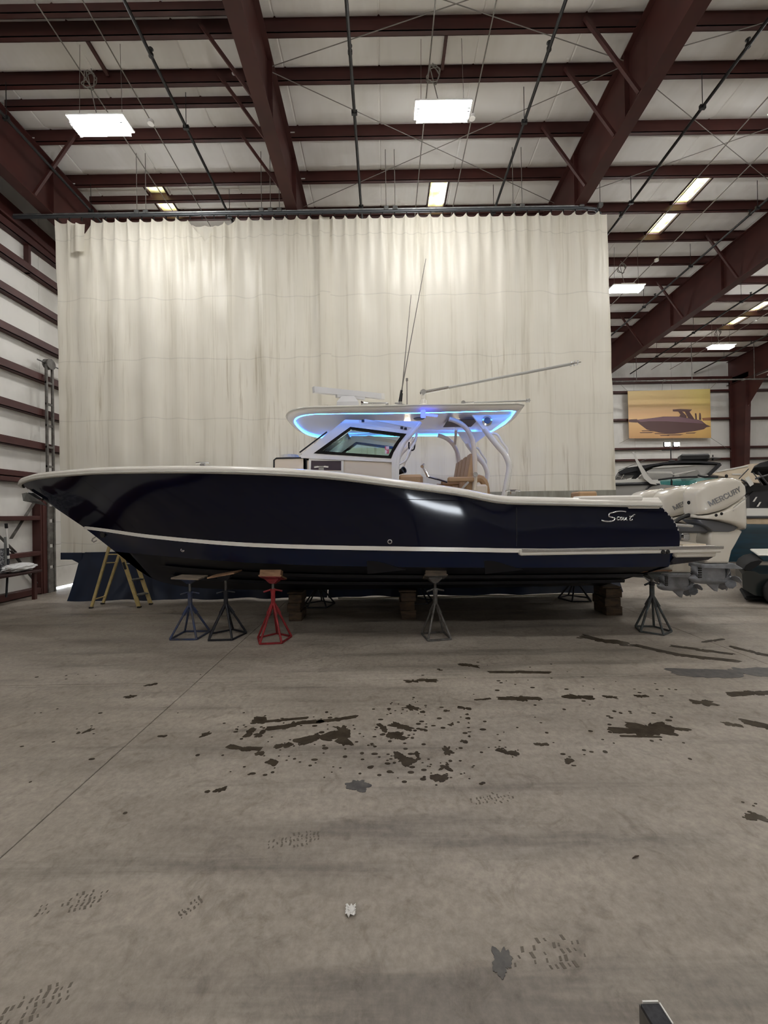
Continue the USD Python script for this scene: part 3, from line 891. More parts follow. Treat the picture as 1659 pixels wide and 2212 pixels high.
# script lettering
strokes = [[(690, 190), (600, 182), (490, 202), (415, 232), (412, 262), (460, 282), (515, 300), (505, 325), (430, 350), (350, 345), (290, 330)],
           [(592, 278), (566, 276), (548, 300), (560, 326), (592, 318)], [(622, 280), (604, 300), (612, 326), (634, 318), (642, 296), (622, 280)],
           [(662, 282), (650, 312), (662, 328), (690, 306), (702, 282), (694, 318), (712, 326)], [(838, 236), (792, 262), (756, 318), (768, 332), (800, 316)], [(742, 272), (812, 264)]]
for s in strokes:
    P = np.array([side_pt(1260 + a / 7.54, 1080 + b / 7.54, .006) for a, b in s])
    P = smooth_path(P, 26)
    part(boat, 'script_letter', tube(P, .011 if len(s) > 5 else .009, 6), M['chrome'], smooth=60)

# anchor on its bow roller
A = lambda x, y, dy=0.: at(x, y, YK + dy)
an = thing('anchor', 'dull stainless plough anchor hanging under the bow tip of the navy boat', 'anchor', A(75, 1075))
part(an, 'fluke', hull([A(47, 1066, -.02), A(50, 1082, .0), A(58, 1064, -.12), A(58, 1064, .12), A(102, 1093, 0), A(90, 1083, -.10), A(90, 1083, .10)]), M['galv'])
part(an, 'shank', bar(A(62, 1067), A(96, 1078), .03, .05), M['chrome'])
part(boat, 'bow_roller', join(bar(A(60, 1052, -.05), A(92, 1076, -.05), .012, .07), bar(A(60, 1052, .05), A(92, 1076, .05), .012, .07), tube([A(66, 1060, -.06), A(66, 1060, .06)], .035, 10)), M['chrome'])
part(boat, 'bow_plate', hull([A(57, 1050, -.012), A(57, 1050, .012), A(76, 1052, .03), A(76, 1052, -.03), A(104, 1082, .012), A(104, 1082, -.012)]), M['chrome'])

# ------------------------------------------------------------------ console
CN, CF = YK - .60, YK + .60
side = lambda pts, Y=CN: xz(pts, Y)
lo = side([(655, 981), (859, 989), (862, 1040)])
body = [lo[0], lo[1], lo[2], (lo[2][0], 1.3), (lo[0][0], 1.3)]
part(boat, 'console', slab_xz(body, CN, CF), M['gel_cream'])
part(boat, 'console_recess', slab_xz(side([(672, 995), (737, 996), (737, 1016), (671, 1015)], CN - .004), CN - .004, CN + .02), M['dark_locker'])
part(boat, 'recess_rim', slab_xz(side([(667, 991), (742, 992), (742, 1022), (667, 1021)], CN - .012), CN - .012, CN, [side([(672, 995), (737, 996), (737, 1018), (671, 1018)], CN - .012)]), M['gel'])
part(boat, 'console_door', slab_xz(side([(745, 994), (840, 1000), (850, 1028), (852, 1040), (745, 1040)], CN - .01), CN - .012, CN, ), M['gel_cream'])
frame_out = [(648, 985), (746, 907), (905, 911), (893, 936), (872, 958), (862, 985), (862, 1042), (846, 1042), (848, 995), (655, 985)]
win = [(678, 980), (757, 923), (878, 938), (862, 958), (850, 978), (845, 991)]
gls = [(696, 975), (759, 928.5), (865, 943), (852, 961), (843, 978), (839, 985)]
vent = [(775, 909), (790, 905.5), (889, 925), (880, 931), (776, 914)]
for k, Y in enumerate((CN, CF)):
    s = -1 if k == 0 else 1
    P = lambda q: side(q, CN)
    part(boat, 'windshield_side', slab_xz(P([(648, 985), (746, 907), (905, 911), (893, 936), (872, 958), (862, 985), (862, 1042), (846, 1042), (846, 999), (652, 990)]), Y - .025, Y + .025, [P(win), P(vent)]), M['gel'])
    part(boat, 'window_frame', slab_xz(P(win), Y - .03, Y + .03, [P(gls)]), M['black_gloss'])
    part(boat, 'side_window', slab_xz(P(gls), Y - .006, Y + .006), M['glass'])
    part(boat, 'vent_panel', slab_xz(P(vent), Y - .015, Y + .015), M['gel_cream'])
for a, b in ((784, 909), (868, 924), (876, 926)):
    q = at(a, b, CN - .03)
    part(boat, 'roof_switch', box(q - [.02, .005, .018], q + [.02, .006, .018], .004), M['black'])
f0, f1 = side([(650, 985)])[0], side([(746, 908)])[0]


def fr(u, y, d=0.):
    return np.array([f0[0] + (f1[0] - f0[0]) * u - d * .6, y, f0[1] + (f1[1] - f0[1]) * u + d * .8])


part(boat, 'windscreen', hull([fr(.05, CN + .03), fr(.05, CF - .03), fr(.9, CN + .03), fr(.9, CF - .03), fr(.05, CN + .03, .008), fr(.05, CF - .03, .008), fr(.9, CN + .03, .008), fr(.9, CF - .03, .008)]), M['glass'])
part(boat, 'windscreen_frame', join(*[bar(fr(a, b), fr(c_, d), .04, .03) for a, b, c_, d in ((.03, CN, .03, CF), (.93, CN, .93, CF), (.03, YK - .02, .93, YK - .02))]), M['black_gloss'])
part(boat, 'wiper', bar(fr(.02, CN - .01, .05), fr(.62, CN + .05, .05), .012, .02), M['black'])
part(boat, 'console_top', box((side([(655, 984)])[0][0], CN, 2.52), (side([(770, 984)])[0][0], CF, 2.56)), M['gel'])
q = at(836, 972, CN - .035)
part(boat, 'window_sticker', box(q - [.03, .001, .055], q + [.03, .001, .055]), mat('pale_sticker', (226, 214, 224), .5, rgb2=(196, 90, 110), scale=22, amount=(.5, .56)))
# lounge seat before the console
t = part(boat, 'lounge_seat', slab_xz(side([(592, 1030), (592, 994), (596, 990), (657, 989), (662, 993), (662, 1030)]), CN, CF), M['gel_cream'])
part(t, 'piping', tube([(x, CN - .004, z) for x, z in side([(592, 1012), (592, 994), (597, 990), (656, 989), (662, 994), (662, 1014)])], .012, 6), M['black'])
part(boat, 'deck_hatch', lathe([(.0, 0), (.16, 0), (.14, .05), (0, .06)], at(626, 990, YK)), M['gel_grey'])

# ------------------------------------------------------------------ hardtop
HN, HF = YK - .95, YK + .95
hz = lambda x: 3.165 + .004 * (x + 1)
ol = []
for a in np.linspace(math.pi / 2, 3 * math.pi / 2, 33):       # rounded nose
    cx, cy = math.cos(a), math.sin(a)
    ol.append((-.95 + .55 * cx * abs(cx) ** -.15 if abs(cx) > 1e-6 else -.95, YK + .95 * math.copysign(abs(cy) ** .72, cy)))
ol += [(.5, HN + .0), (1.93, HN + .03), (2.02, HN + .09), (2.10, YK - .4), (2.13, YK), (2.10, YK + .4), (2.02, HF - .09), (1.93, HF - .03), (.5, HF)]
OL = resample(ol, 160)
cen = np.array([.5, YK])


def ring(inset, dz):
    d = OL - cen
    r = np.linalg.norm(d, axis=1, keepdims=True)
    p = cen + d * (1 - inset / r)
    return np.c_[p, hz(p[:, 0]) + dz]


ht = part(boat, 'hardtop', loft([ring(.40, .02), ring(.16, .0), ring(.09, -.03), ring(.02, .0), ring(.0, .03), ring(.01, .055), ring(.05, .075), ring(.4, .115)], closed=True, cap=True), M['gel'], smooth=50)
rim = ring(.12, -.025)
part(boat, 'led_strip', tube(np.vstack([rim, rim[:1]]), .013, 6), M['led'])
part(boat, 'hardtop_edge', tube(np.vstack([ring(.0, .045), ring(.0, .045)[:1]]), .014, 6), M['gel_grey'])
# speakers, rod light, downlights and the hatch under the hardtop
U = lambda px, py: at(px, py, 1) and 0


def under(px, py, dz=-.0):
    z = 3.165 + dz
    return atz(px, py, z)


part(boat, 'hardtop_speaker', lathe([(.0, -.012), (.075, -.012), (.09, 0)], under(905, 904), (0, 0, 1), 18), M['motor_grey'])
part(boat, 'ceiling_light', lathe([(0, -.012), (.05, -.012), (.05, 0)], under(880, 917), (0, 0, 1), 12), M['warm_led'])
part(boat, 'ceiling_light', lathe([(0, -.012), (.05, -.012), (.05, 0)], under(985, 918), (0, 0, 1), 12), M['warm_led'])
part(boat, 'top_hatch', box(under(975, 906, -.005) + [-.05, -.0, -.01], under(1010, 915, -.005) + [.1, .2, .0]), M['dark_locker'])
q = at(914, 888, HN - .0)
part(boat, 'spreader_light', join(tube([q + [0, 0, .01], q + [0, 0, -.09]], .035, 10), bar(q + [.04, 0, -.05], q + [.2, 0, -.07], .05, .02)), M['blue_lamp'])
# T-top legs
def pipe(pts, r, m='gel', nm='hardtop_leg', n=20, Y=CN):
    P = [at(a, b, Y + (d[0] if d else 0)) for a, b, *d in pts]
    return part(boat, nm, tube(smooth_path(P, n), r, 10), M[m], smooth=60)


for Y in (CN, CF):
    dY = Y
    w = lambda pts: [(x, Y, z) for x, z in xz(pts, CN)]
    part(boat, 'console_leg', tube(smooth_path(w([(856, 1046), (858, 1010), (861, 985), (872, 957), (890, 936), (908, 912)]), 24), .034, 10), M['gel'], smooth=60)
    part(boat, 'grab_rail', tube(smooth_path(w([(862, 1003), (878, 992), (884, 976), (898, 950), (900, 935)]), 18), .017, 8), M['gel'], smooth=60)
    part(boat, 'hardtop_leg', tube(smooth_path(w([(970, 905), (992, 913), (1012, 932), (1022, 956), (1025, 985), (1026, 1015), (1024, 1060)]), 26), .036, 10), M['gel_cream'], smooth=60)
    part(boat, 'rear_leg', tube(smooth_path(w([(1046, 926), (1058, 942), (1076, 964), (1093, 985), (1100, 1008), (1096, 1036), (1088, 1075)]), 30), [.042] * 30, 10), M['gel'], smooth=60)
    part(boat, 'leg_loop', tube(smooth_path(w([(1058, 936), (1072, 938), (1085, 955), (1097, 975), (1095, 987), (1080, 970)]), 22), .018, 8), M['gel'], smooth=60)
    part(boat, 'gusset', slab_xz(xz([(1020, 897), (1106, 896), (1062, 930), (1044, 930)], CN), Y - .02, Y + .02), M['gel'])
q = at(1052, 909, CN - .022)
sp = part(boat, 'tower_speaker', lathe([(0, .01), (.045, .012), (.05, .018), (.075, .012), (.078, 0)], q, (0, -1, 0), 20), M['chrome'])
part(sp, 'cone', lathe([(0, .0), (.05, .019), (.04, .02), (0, .014)], q, (0, -1, 0), 16), M['motor_grey'])
part(boat, 'tower_brace', join(*[bar((side([(985, 926)])[0][0], CN, 2.95), (side([(1015, 936)])[0][0], CF, 2.95), .04, .04)]), M['gel_cream'])
# seats behind the console
bx, bz = zip(*side([(985, 1046), (1027, 1046), (1030, 1000), (1024, 990)], YK - .3))
seat = part(boat, 'helm_seat', join(box((.85, YK - .62, 1.55), (1.36, YK + .62, 1.80), .04)), M['tan'])
for k in range(4):
    y0 = YK - .60 + .31 * k
    part(boat, 'seat_backrest', pillow_xz([(1.19, 1.78), (1.35, 1.78), (1.42, 2.50), (1.39, 2.59), (1.31, 2.585), (1.24, 2.2)], y0 + .14, .14), M['tan'], smooth=50)
for y in (YK - .64, YK, YK + .64):
    part(boat, 'armrest', box((.95, y - .035, 2.15), (1.34, y + .035, 2.23), .02), M['tan'])
part(boat, 'seat_bracket', join(bar((1.1, YK - .68, 2.0), (1.25, YK - .68, 2.15), .04, .03), lathe([(.035, -.01), (.035, .02)], (1.36, YK - .66, 2.26), (0, -1, 0), 12)), M['chrome'])
part(boat, 'bolster_seat', tube(smooth_path([(1.40, YK - .35, 2.2), (1.50, YK - .35, 2.23), (1.58, YK - .35, 2.14), (1.61, YK - .35, 1.75)], 14), .06, 8), M['tan'])
part(boat, 'seat_base', box((1.34, YK - .6, 1.3), (1.56, YK + .6, 2.12), .03), M['gel_cream'])
part(boat, 'dash_pad', box((.22, YK - .55, 1.8), (.60, YK + .55, 2.29), .04), M['tan'])
q = at(871, 1016, YK - .45)
part(boat, 'rod_holder', lathe([(.03, -.12), (.045, -.02), (.055, .02), (.04, .02), (.03, -.01), (0, -.02)], q, (.6, -.6, .25), 14), M['black'])
hub = at(925, 1030, YK - .25)
part(boat, 'throttle_lever', join(tube([hub, hub + [-.08, 0, .17]], .022, 8), tube([hub + [-.1, -.04, .16], hub + [-.06, .06, .2]], .026, 8), tube([hub + [.0, 0, 0], hub + [.14, 0, -.04], hub + [.3, 0, -.09]], .018, 8)), M['chrome'])
part(boat, 'steering_wheel', tube([hub + np.array([-.12 + .02 * math.sin(a), .2 + .17 * math.cos(a), -.14 + .15 * math.sin(a)]) for a in np.linspace(0, 6.3, 25)], .014, 6), M['black'])
part(boat, 'hose_loop', tube(smooth_path([at(a, b, CN + .1) for a, b in ((884, 955), (883, 965), (887, 973), (893, 972), (896, 962), (896, 952))], 16), .012, 6), M['black'])
part(boat, 'stern_seat', box(at(1250, 1076, YK - 1.28), at(1271, 1063, YK - 1.05), .02), M['tan'])
part(boat, 'stern_gate', box(at(1249, 1085, YK - 1.57) + [0, -.045, 0], at(1366, 1071, YK - 1.4), .02), M['gel'])

# ------------------------------------------------------------------ roof gear: radar, horn, antennas, outriggers
TZ = 3.28
rd = thing('radar_antenna', 'white open-array radar bar on a pedestal on the hardtop', 'radar', at(755, 878, YK - .1))
Yr = YK - .1
q = at(753, 878, Yr)
part(rd, 'pedestal', loft([[(q[0] + sx * a, Yr + sy * a, z) for sx, sy in ((-1, -1), (1, -1), (1, 1), (-1, 1))] for a, z in ((.19, hz(q[0]) + .09), (.17, q[2] + .03), (.10, q[2] + .14), (.07, q[2] + .15))], closed=True, cap=True), M['radome'])
e0, e1 = at(677, 842, Yr - .35), at(828, 857, Yr + .45)
part(rd, 'array_bar', join(bar(e0, e1, .07, .09), bar(e0 + (e1 - e0) * .3 - [0, 0, .06], e0 + (e1 - e0) * .7 - [0, 0, .06], .06, .05)), M['radome'])
part(rd, 'end_cap', bar(e1 - (e1 - e0) * .05, e1 + (e1 - e0) * .002, .075, .095), M['white'])
hn = thing('air_horn', 'pair of chrome trumpet horns lying on the hardtop behind the radar', 'horn', at(808, 875, YK - .4))
for dy, dz in ((-.0, .0), (.09, .02)):
    a, b = at(780, 872, YK - .62 + dy), at(838, 871, YK - .62 + dy)
    part(hn, 'trumpet', tube([a, a + (b - a) * .1, a + (b - a) * .25, b], [.05, .03, .02, .016], 10), M['chrome'])
part(hn, 'foot', join(*[box(at(x, 880, YK - .58) - [.02, .05, .04], at(x, 872, YK - .58) + [.02, .05, 0]) for x in (784, 836)]), M['chrome'])
for (bx_, by_), (tx, ty), dy, nm in (((863, 868), (920, 559), -.56, 'longer thin whip antenna leaning right above the hardtop'), ((866, 868), (888, 637), -.44, 'shorter thin whip antenna behind the longer one')):
    a, b = at(bx_, by_, YK + dy), at(tx, ty, YK + dy)
    t = thing('whip_antenna', nm, 'antenna', a)
    part(t, 'whip', tube([a, a + (b - a) * .3, b], [.010, .007, .004], 6), M['wire'])
    part(t, 'ferrule', tube([a, a + (b - a) * .08], .018, 8), M['black'])
    part(t, 'ratchet_mount', join(tube([[a[0], a[1], hz(a[0]) + .085], a], .022, 8), bar(a - [.07, 0, .02], a + [.09, 0, -.06], .02, .02)), M['chrome'])
a = at(879, 876, YK - .3)
t = thing('mast_rod', 'short thin rod with a small knob beside the antennas', 'antenna', a)
part(t, 'rod', tube([[a[0], a[1], hz(a[0]) + .09], at(879, 822, YK - .3)], .007, 6), M['wire'])
part(t, 'knob', lathe([(0, -.025), (.018, -.02), (.018, .02), (0, .025)], at(879, 820, YK - .3), n=8), M['wire'])


M['alu'] = mat('pale_aluminium', (196, 196, 192), .35, .2)


def outrigger(base, tip, Y, label, rr):
    a, b = at(*base, Y), at(*tip, Y)
    t = thing('outrigger_pole', label, 'outrigger', a)
    d = b - a
    part(t, 'pole', tube([a + d * .04, a + d * .93], rr, 8), M['alu'])
    part(t, 'knuckle', join(tube([a, a + d * .16], rr * 1.3, 8), lathe([(.04, -.04), (.05, 0), (.04, .04)], a, (0, 1, 0), 10)), M['chrome'])
    part(t, 'pedestal', join(lathe([(.028, 0), (.028, .08)], a - [0, 0, .1], n=8), lathe([(.09, 0), (.085, .02), (.055, .05), (.05, .1), (.03, .12)], [a[0], a[1], hz(a[0]) + .07], n=14)), M['gel'])
    part(t, 'tip', join(tube([a + d * .93, a + d], [rr * .9, rr * .3], 6), *[bar(a + d * k + [0, 0, -.035], a + d * k + [.012, 0, .035], .018, .018) for k in (.935, .955, .975)]), M['chrome'])
    return t


outrigger((914, 848), (1255, 782), YK - .75, 'long grey outrigger pole slanting up to the right from the hardtop', .021)
outrigger((1000, 871), (1146, 865), YK + .75, 'low far outrigger pole lying almost flat behind the hardtop edge', .017)

# ------------------------------------------------------------------ outboard motors
def superel(x, yc, w, z0, z1, n=32, e=.32):
    a = np.linspace(0, 2 * np.pi, n, endpoint=False)
    c, s = np.cos(a), np.sin(a)
    return np.c_[np.full(n, x), yc + w * np.sign(c) * abs(c) ** e, (z0 + z1) / 2 + (z1 - z0) / 2 * np.sign(s) * abs(s) ** e]


Y0 = YK - .74
VP = Y0 - .17                             # plane of the near side, from which the outline is read


def outboard(dx, dy, dz, ext, label):
    O = np.array([dx, dy, dz])
    t = thing('outboard_motor', label, 'outboard motor', np.array([4.7, Y0, 1.2]) + O)

    def P(m, name, mtl, sm=False, par=t, lab=None):
        m = join(m)
        m.vertices = m.vertices + O
        return part(par, name, m, mtl, smooth=sm, label=lab)

    X = lambda px, py: at(px, py, VP)[[0, 2]]
    top = [(1500, 1066), (1503, 1058), (1509, 1052), (1522, 1042), (1540, 1036), (1555, 1032.5), (1571, 1031.5), (1585, 1036), (1597, 1047), (1606, 1062)]
    seam = [(1500, 1110), (1503, 1112), (1509, 1112.5), (1522, 1111), (1540, 1106), (1555, 1100), (1571, 1090), (1585, 1081), (1597, 1073), (1606, 1067)]
    wid = [.10, .135, .165, .20, .225, .235, .235, .225, .20, .15]
    rows = []
    for (a, b), (c_, d), w in zip(top, seam, wid):
        p, q = X(a, b), X(c_, d)
        rows.append(superel(p[0], Y0, w, q[1], p[1]))
    P(loft(rows, closed=True, cap=True), 'upper_cowl', M['cowl'], 45)
    low = [(1502, 1118), (1504, 1120), (1510, 1121), (1522, 1122), (1540, 1124.5), (1555, 1128.5), (1571, 1133), (1585, 1138), (1597, 1142), (1604, 1145)]
    up = [(a, b + 1.2) for a, b in seam]
    rows = []
    for (a, b), (c_, d), w in zip(up, low, wid):
        p, q = X(a, b), X(c_, d)
        rows.append(superel(p[0], Y0, w + .004, q[1], p[1]))
    rows.append(superel(X(1611, 1100)[0], Y0, .10, X(1611, 1135)[1], X(1611, 1078)[1]))
    P(loft(rows, closed=True, cap=True), 'lower_cowl', M['cowl'], 45)
    wedge = [X(a, b) for a, b in ((1498, 1122), (1534, 1123), (1575, 1133), (1592, 1140), (1583, 1147), (1571, 1150), (1532, 1149), (1518, 1138))]
    P(pillow_xz(wedge, Y0, .16), 'trim_wedge', M['motor_grey'], 50)
    leg = [X(a, b) for a, b in ((1535, 1146), (1530, 1160), (1529, 1172), (1534, 1184), (1532, 1198), (1524, 1203), (1521, 1206), (1521, 1219), (1573, 1219), (1576, 1207), (1580, 1191), (1590, 1174), (1604, 1147), (1592, 1140))]
    leg = [(x, z - (ext if z < X(1530, 1190)[1] else 0)) for x, z in leg]
    P(pillow_xz(leg, Y0, .13), 'midsection', M['cowl'], 50)
    E = np.array([0, -ext])
    G = lambda a, b: X(a, b) + E
    P(pillow_xz([G(a, b) for a, b in ((1512, 1221), (1515, 1219), (1585, 1218), (1605, 1229), (1604, 1231), (1512, 1228))], Y0, .14), 'cavitation_plate', M['gear'], 40)
    P(pillow_xz([G(a, b) for a, b in ((1511, 1226), (1574, 1226), (1576, 1246), (1572, 1256), (1512, 1256))], Y0, .07), 'gearcase', M['gear'], 50)
    n0, n1 = G(1500, 1254), G(1576, 1256)
    mk = lambda f, r: (np.array([n0[0] + (n1[0] - n0[0]) * f, Y0, n0[1] + (n1[1] - n0[1]) * f]), r)
    st = [mk(0, .005), mk(.06, .04), mk(.18, .066), mk(.45, .075), mk(.85, .066), mk(1, .055)]
    P(tube([p for p, r in st], [r for p, r in st], 14), 'torpedo', M['gear'], 50)
    P(pillow_xz([G(a, b) for a, b in ((1535, 1262), (1572, 1262), (1566, 1268), (1563, 1283), (1557, 1282))], Y0, .012), 'skeg', M['gear'])
    P(join(*[box(np.array([*G(1513, 1228 + 5 * k)])[[0, 0, 1]] * [1, 0, 1] + [0, Y0 - .075, 0], np.array([*G(1520, 1231 + 5 * k)])[[0, 0, 1]] * [1, 0, 1] + [0, Y0 + .075, 0]) for k in range(5)]), 'water_intake', M['black'])
    hx, hzv = G(1578, 1256)
    for q in range(2):
        xb = hx + .015 + .07 * q
        pr = P(lathe([(.055, -.03), (.05, .04), (.03, .05)], (xb, Y0, hzv), (1, 0, 0), 12), 'propeller', M['gear'])
        for b in range(4 if q == 0 else 3):
            a = 2 * math.pi * b / (4 if q == 0 else 3) + .5 + q * .4
            rows = []
            for rr, wv, tw in ((.04, .035, .9), (.09, .06, .75), (.14, .06, .6), (.175, .03, .5)):
                er, et = np.array([0, math.cos(a), math.sin(a)]), np.array([0, -math.sin(a), math.cos(a)])
                ax = np.array([1.0, 0, 0])
                dvec = ax * math.sin(tw) + et * math.cos(tw) * (1 if q else -1)
                cpt = np.array([xb, Y0, hzv]) + er * rr
                nn = np.cross(dvec, er) * .005
                rows.append([cpt - dvec * wv - nn, cpt + dvec * wv - nn, cpt + dvec * wv + nn, cpt - dvec * wv + nn])
            m = loft(rows, closed=True, cap=True)
            P(m, 'blade', M['gear'], par=pr)
    # lettering, vents and trim marks on both sides, badge at the front
    a0, a1 = X(1521, 1094), X(1585, 1061)
    ang = math.atan2(a1[1] - a0[1], a1[0] - a0[0])
    ln = math.hypot(*(a1 - a0))
    tm = meshkit.text_mesh('MERCURY', .07, .004, bold=True)
    v = tm.vertices.copy()
    sc = ln / v[:, 0].max()
    v[:, 0] *= sc
    ca, sa = math.cos(ang), math.sin(ang)
    ys = Y0 - .2385
    wfun = PchipInterpolator([X(*p)[0] for p in top], wid)
    for s in (-1, 1):
        xx = v[:, 0] if s == -1 else ln - v[:, 0]
        wx = a0[0] + xx * ca - v[:, 1] * sa
        m = trimesh.Trimesh(np.c_[wx, Y0 + s * (wfun(np.clip(wx, 4.42, 5.2)) * .995 + .001 + v[:, 2]), a0[1] + xx * sa + v[:, 1] * ca], tm.faces if s == -1 else tm.faces[:, ::-1], process=False)
        P(m, 'lettering', M['silver'], lab='silver lettering reading MERCURY')
    for (p, q) in (((1566, 1097), (1601, 1077)), ((1565, 1104), (1608, 1083))):
        A_, B_ = X(*p), X(*q)
        P(tube([(A_[0], Y0 - wfun(min(A_[0], 5.15)) - .006, A_[1]), (B_[0], Y0 - wfun(min(B_[0], 5.15)) + .005, B_[1])], [.004, .009], 6), 'trim_mark', M['chrome'])
    for p in ((1532.5, 1113), (1542.5, 1110)):
        A_ = X(*p)
        P(lathe([(.022, 0), (.018, .006), (0, .006)], (A_[0], Y0 - wfun(A_[0]) - .002, A_[1]), (0, -1, 0), 12), 'vent_plug', M['black'])
    A_ = X(1500, 1085)
    P(lathe([(.028, 0), (.024, .007), (0, .008)], (A_[0] - .0, Y0 - .0, A_[1] - .0), (-1, 0, 0), 14), 'badge', M['black'])
    # bracket, rigging hoses and actuators
    br = X(1505, 1128)
    P(join(box((4.0, Y0 - .12, 1.24), (4.16, Y0 + .12, 1.5), .02), box((4.1, Y0 - .09, 1.35), (4.62, Y0 + .09, 1.47), .03), box((3.98, Y0 - .15, .96), (4.12, Y0 + .15, 1.26), .02)), 'mount_bracket', M['motor_grey'])
    P(tube(smooth_path([X3(1450, 1128), X3(1465, 1118), X3(1482, 1113), X3(1500, 1112)], 16), .03, 8), 'rigging_hose', M['black'])
    P(join(*[tube(smooth_path([(3.72 + .03 * k, Y0 - .06 * k, 1.3 + .02 * k), (3.85, Y0 - .1 - .03 * k, 1.42 + .05 * k), (4.0, Y0 - .05 * k, 1.38 + .03 * k), (4.1, Y0, 1.3)], 14), .022, 7) for k in range(4)]), 'hose_bundle', M['black'])
    P(tube([(3.8, Y0 - .17, 1.5), (4.3, Y0 - .17, 1.46)], .022, 8), 'steering_ram', M['chrome'])
    P(box((4.14, Y0 - .19, 1.25), (4.26, Y0 - .08, 1.36), .02), 'actuator', M['chrome'])
    return t


X3 = lambda a, b: at(a, b, Y0)
outboard(.055, 0, 0, 0, 'nearest white outboard motor, its lettering fully seen, at the stern of the navy boat')
outboard(.11, .74, -.05, .20, 'middle white outboard motor, half hidden behind the nearest one')
outboard(.15, 1.48, -.06, .10, 'farthest white outboard motor, only its cowl top showing')
# ------------------------------------------------------------------ stands, blocks, ladder
M['wood'] = mat('weathered_wood', (158, 122, 92), .8, rgb2=(112, 84, 62), scale=9, stretch=(.5, 3, 3))
M['wood_grey'] = mat('grey_wood', (150, 136, 120), .8, rgb2=(108, 96, 84), scale=9, stretch=(.5, 3, 3))
M['wood_dark'] = mat('dark_block_wood', (92, 74, 56), .85, rgb2=(58, 46, 36), scale=6, stretch=(1, 1, 4))
M['red'] = mat('red_paint', (150, 34, 40), .5, rgb2=(110, 28, 32), scale=14)
M['bluep'] = mat('blue_paint', (46, 60, 96), .55, rgb2=(66, 66, 72), scale=12)
M['blackp'] = mat('black_paint', (22, 24, 32), .5)
M['greyp'] = mat('worn_grey_steel', (112, 110, 108), .5, .3, rgb2=(76, 72, 68), scale=14)
M['greend'] = mat('dull_green_grey_steel', (74, 82, 84), .55, rgb2=(60, 58, 56), scale=12)


def jack(x, y, m, label, head, zt, r=.24, rot=.5, legs=4, pad='wood', tilt=0., za=.5, handle=None, block=True, padtilt=0.):
    """Boat stand: splayed tube legs tied by base bars, screw rod, handle, tilting head. zt: top of the rod."""
    t = thing('boat_stand', label, 'boat stand', (x, y, 0))
    apex = np.array([x, y, za])
    feet = [np.array([x + r * math.cos(rot + 2 * math.pi * k / legs), y + r * math.sin(rot + 2 * math.pi * k / legs), .014]) for k in range(legs)]
    for f in feet:
        part(t, 'leg', tube([f, apex + (f - apex) * .06], .015, 8), M[m])
    for k in range(legs):
        part(t, 'base_bar', bar(feet[k], feet[(k + 1) % legs], .02, .02), M[m])
    part(t, 'collar', tube([(x, y, za - .05), (x, y, za + .12)], .03, 10), M[m])
    part(t, 'gusset', join(*[bar(apex - [0, 0, .02], apex + (f - apex) * .35, .006, .05) for f in feet]), M[m])
    part(t, 'screw_rod', tube([(x, y, za + .1), (x, y, zt)], .018, 8), M['greyp'])
    part(t, 'handle', join(tube([(x - .12, y - .03, za + .13), (x - .03, y, za + .155), (x + .03, y, za + .155), (x + .12, y + .03, za + .13)], .013, 6), lathe([(.035, 0), (.035, .05)], (x, y, za + .12), n=10)), M[handle or m])
    d = np.array([0, math.cos(padtilt), -math.sin(padtilt)])       # across the boat, sloping down towards the keel
    e = np.array([math.cos(tilt), 0, math.sin(tilt)])
    nrm = np.cross(e, d)
    c = np.array([x, y, zt])

    def slabp(w, l, h0, h1):
        return hull([c + e * w * a + d * l * b + nrm * h for a in (-1, 1) for b in (-1, 1) for h in (h0, h1)])
    part(t, 'head_plate', join(hull([c + e * .09 * a + d * .06 * b + nrm * h for a in (-1, 1) for b in (-1, 1) for h in (.0, .02)] + [c + e * .03 * a + d * .03 * b - nrm * .05 for a in (-1, 1) for b in (-1, 1)]), slabp(.14, .14, .02, .03)), M[m])
    part(t, 'wood_pad', slabp(.155 if block else .19, .15, .03, .05), M[pad])
    if block:
        part(t, 'wood_block', hull([c + e * .14 * a + d * b + nrm * h for a in (-1, 1) for b in (-.15, -.03) for h in (.05, .12)]), M[pad])
    return t


def ground(px, py):
    return atz(px, py, 0)


jack(-2.79, 5.50, 'bluep', 'low blue boat stand with a loose flat wooden pad, leftmost', 0, .80, .265, .75, 4, 'wood_grey', -.05, .47, None, False)
jack(-2.27, 5.48, 'blackp', 'low black boat stand with a tilted wooden pad beside the blue one', 0, .84, .27, .35, 5, 'wood', .16, .48, None, False)
jack(-1.54, 5.28, 'red', 'bright red boat stand with a wood block under the hull', 0, .815, .24, .4, 5, 'wood', -.02, .53, None, True, .30)
jack(.685, 5.28, 'greyp', 'bare grey boat stand under the middle of the hull', 0, .79, .225, .95, 4, 'wood_grey', 0, .50, None, True, .30)
jack(3.74, 5.40, 'greend', 'dark boat stand under the stern corner of the navy boat', 0, .78, .22, .9, 5, 'wood', 0, .52, 'blackp', False, .30)
for x, y, n in ((-1.25, 7.25, 'red-stand'), (.62, 7.4, 'middle'), (3.65, 7.4, 'stern')):
    jack(x, y, 'blackp', {'red-stand': 'dark far-side boat stand seen behind the first keel block', 'middle': 'dark far-side boat stand behind the middle grey stand', 'stern': 'dark far-side boat stand left of the stern keel block'}[n], 0, .60, .30, .3, 5, 'wood_grey', 0, .40, None, True, -.30)


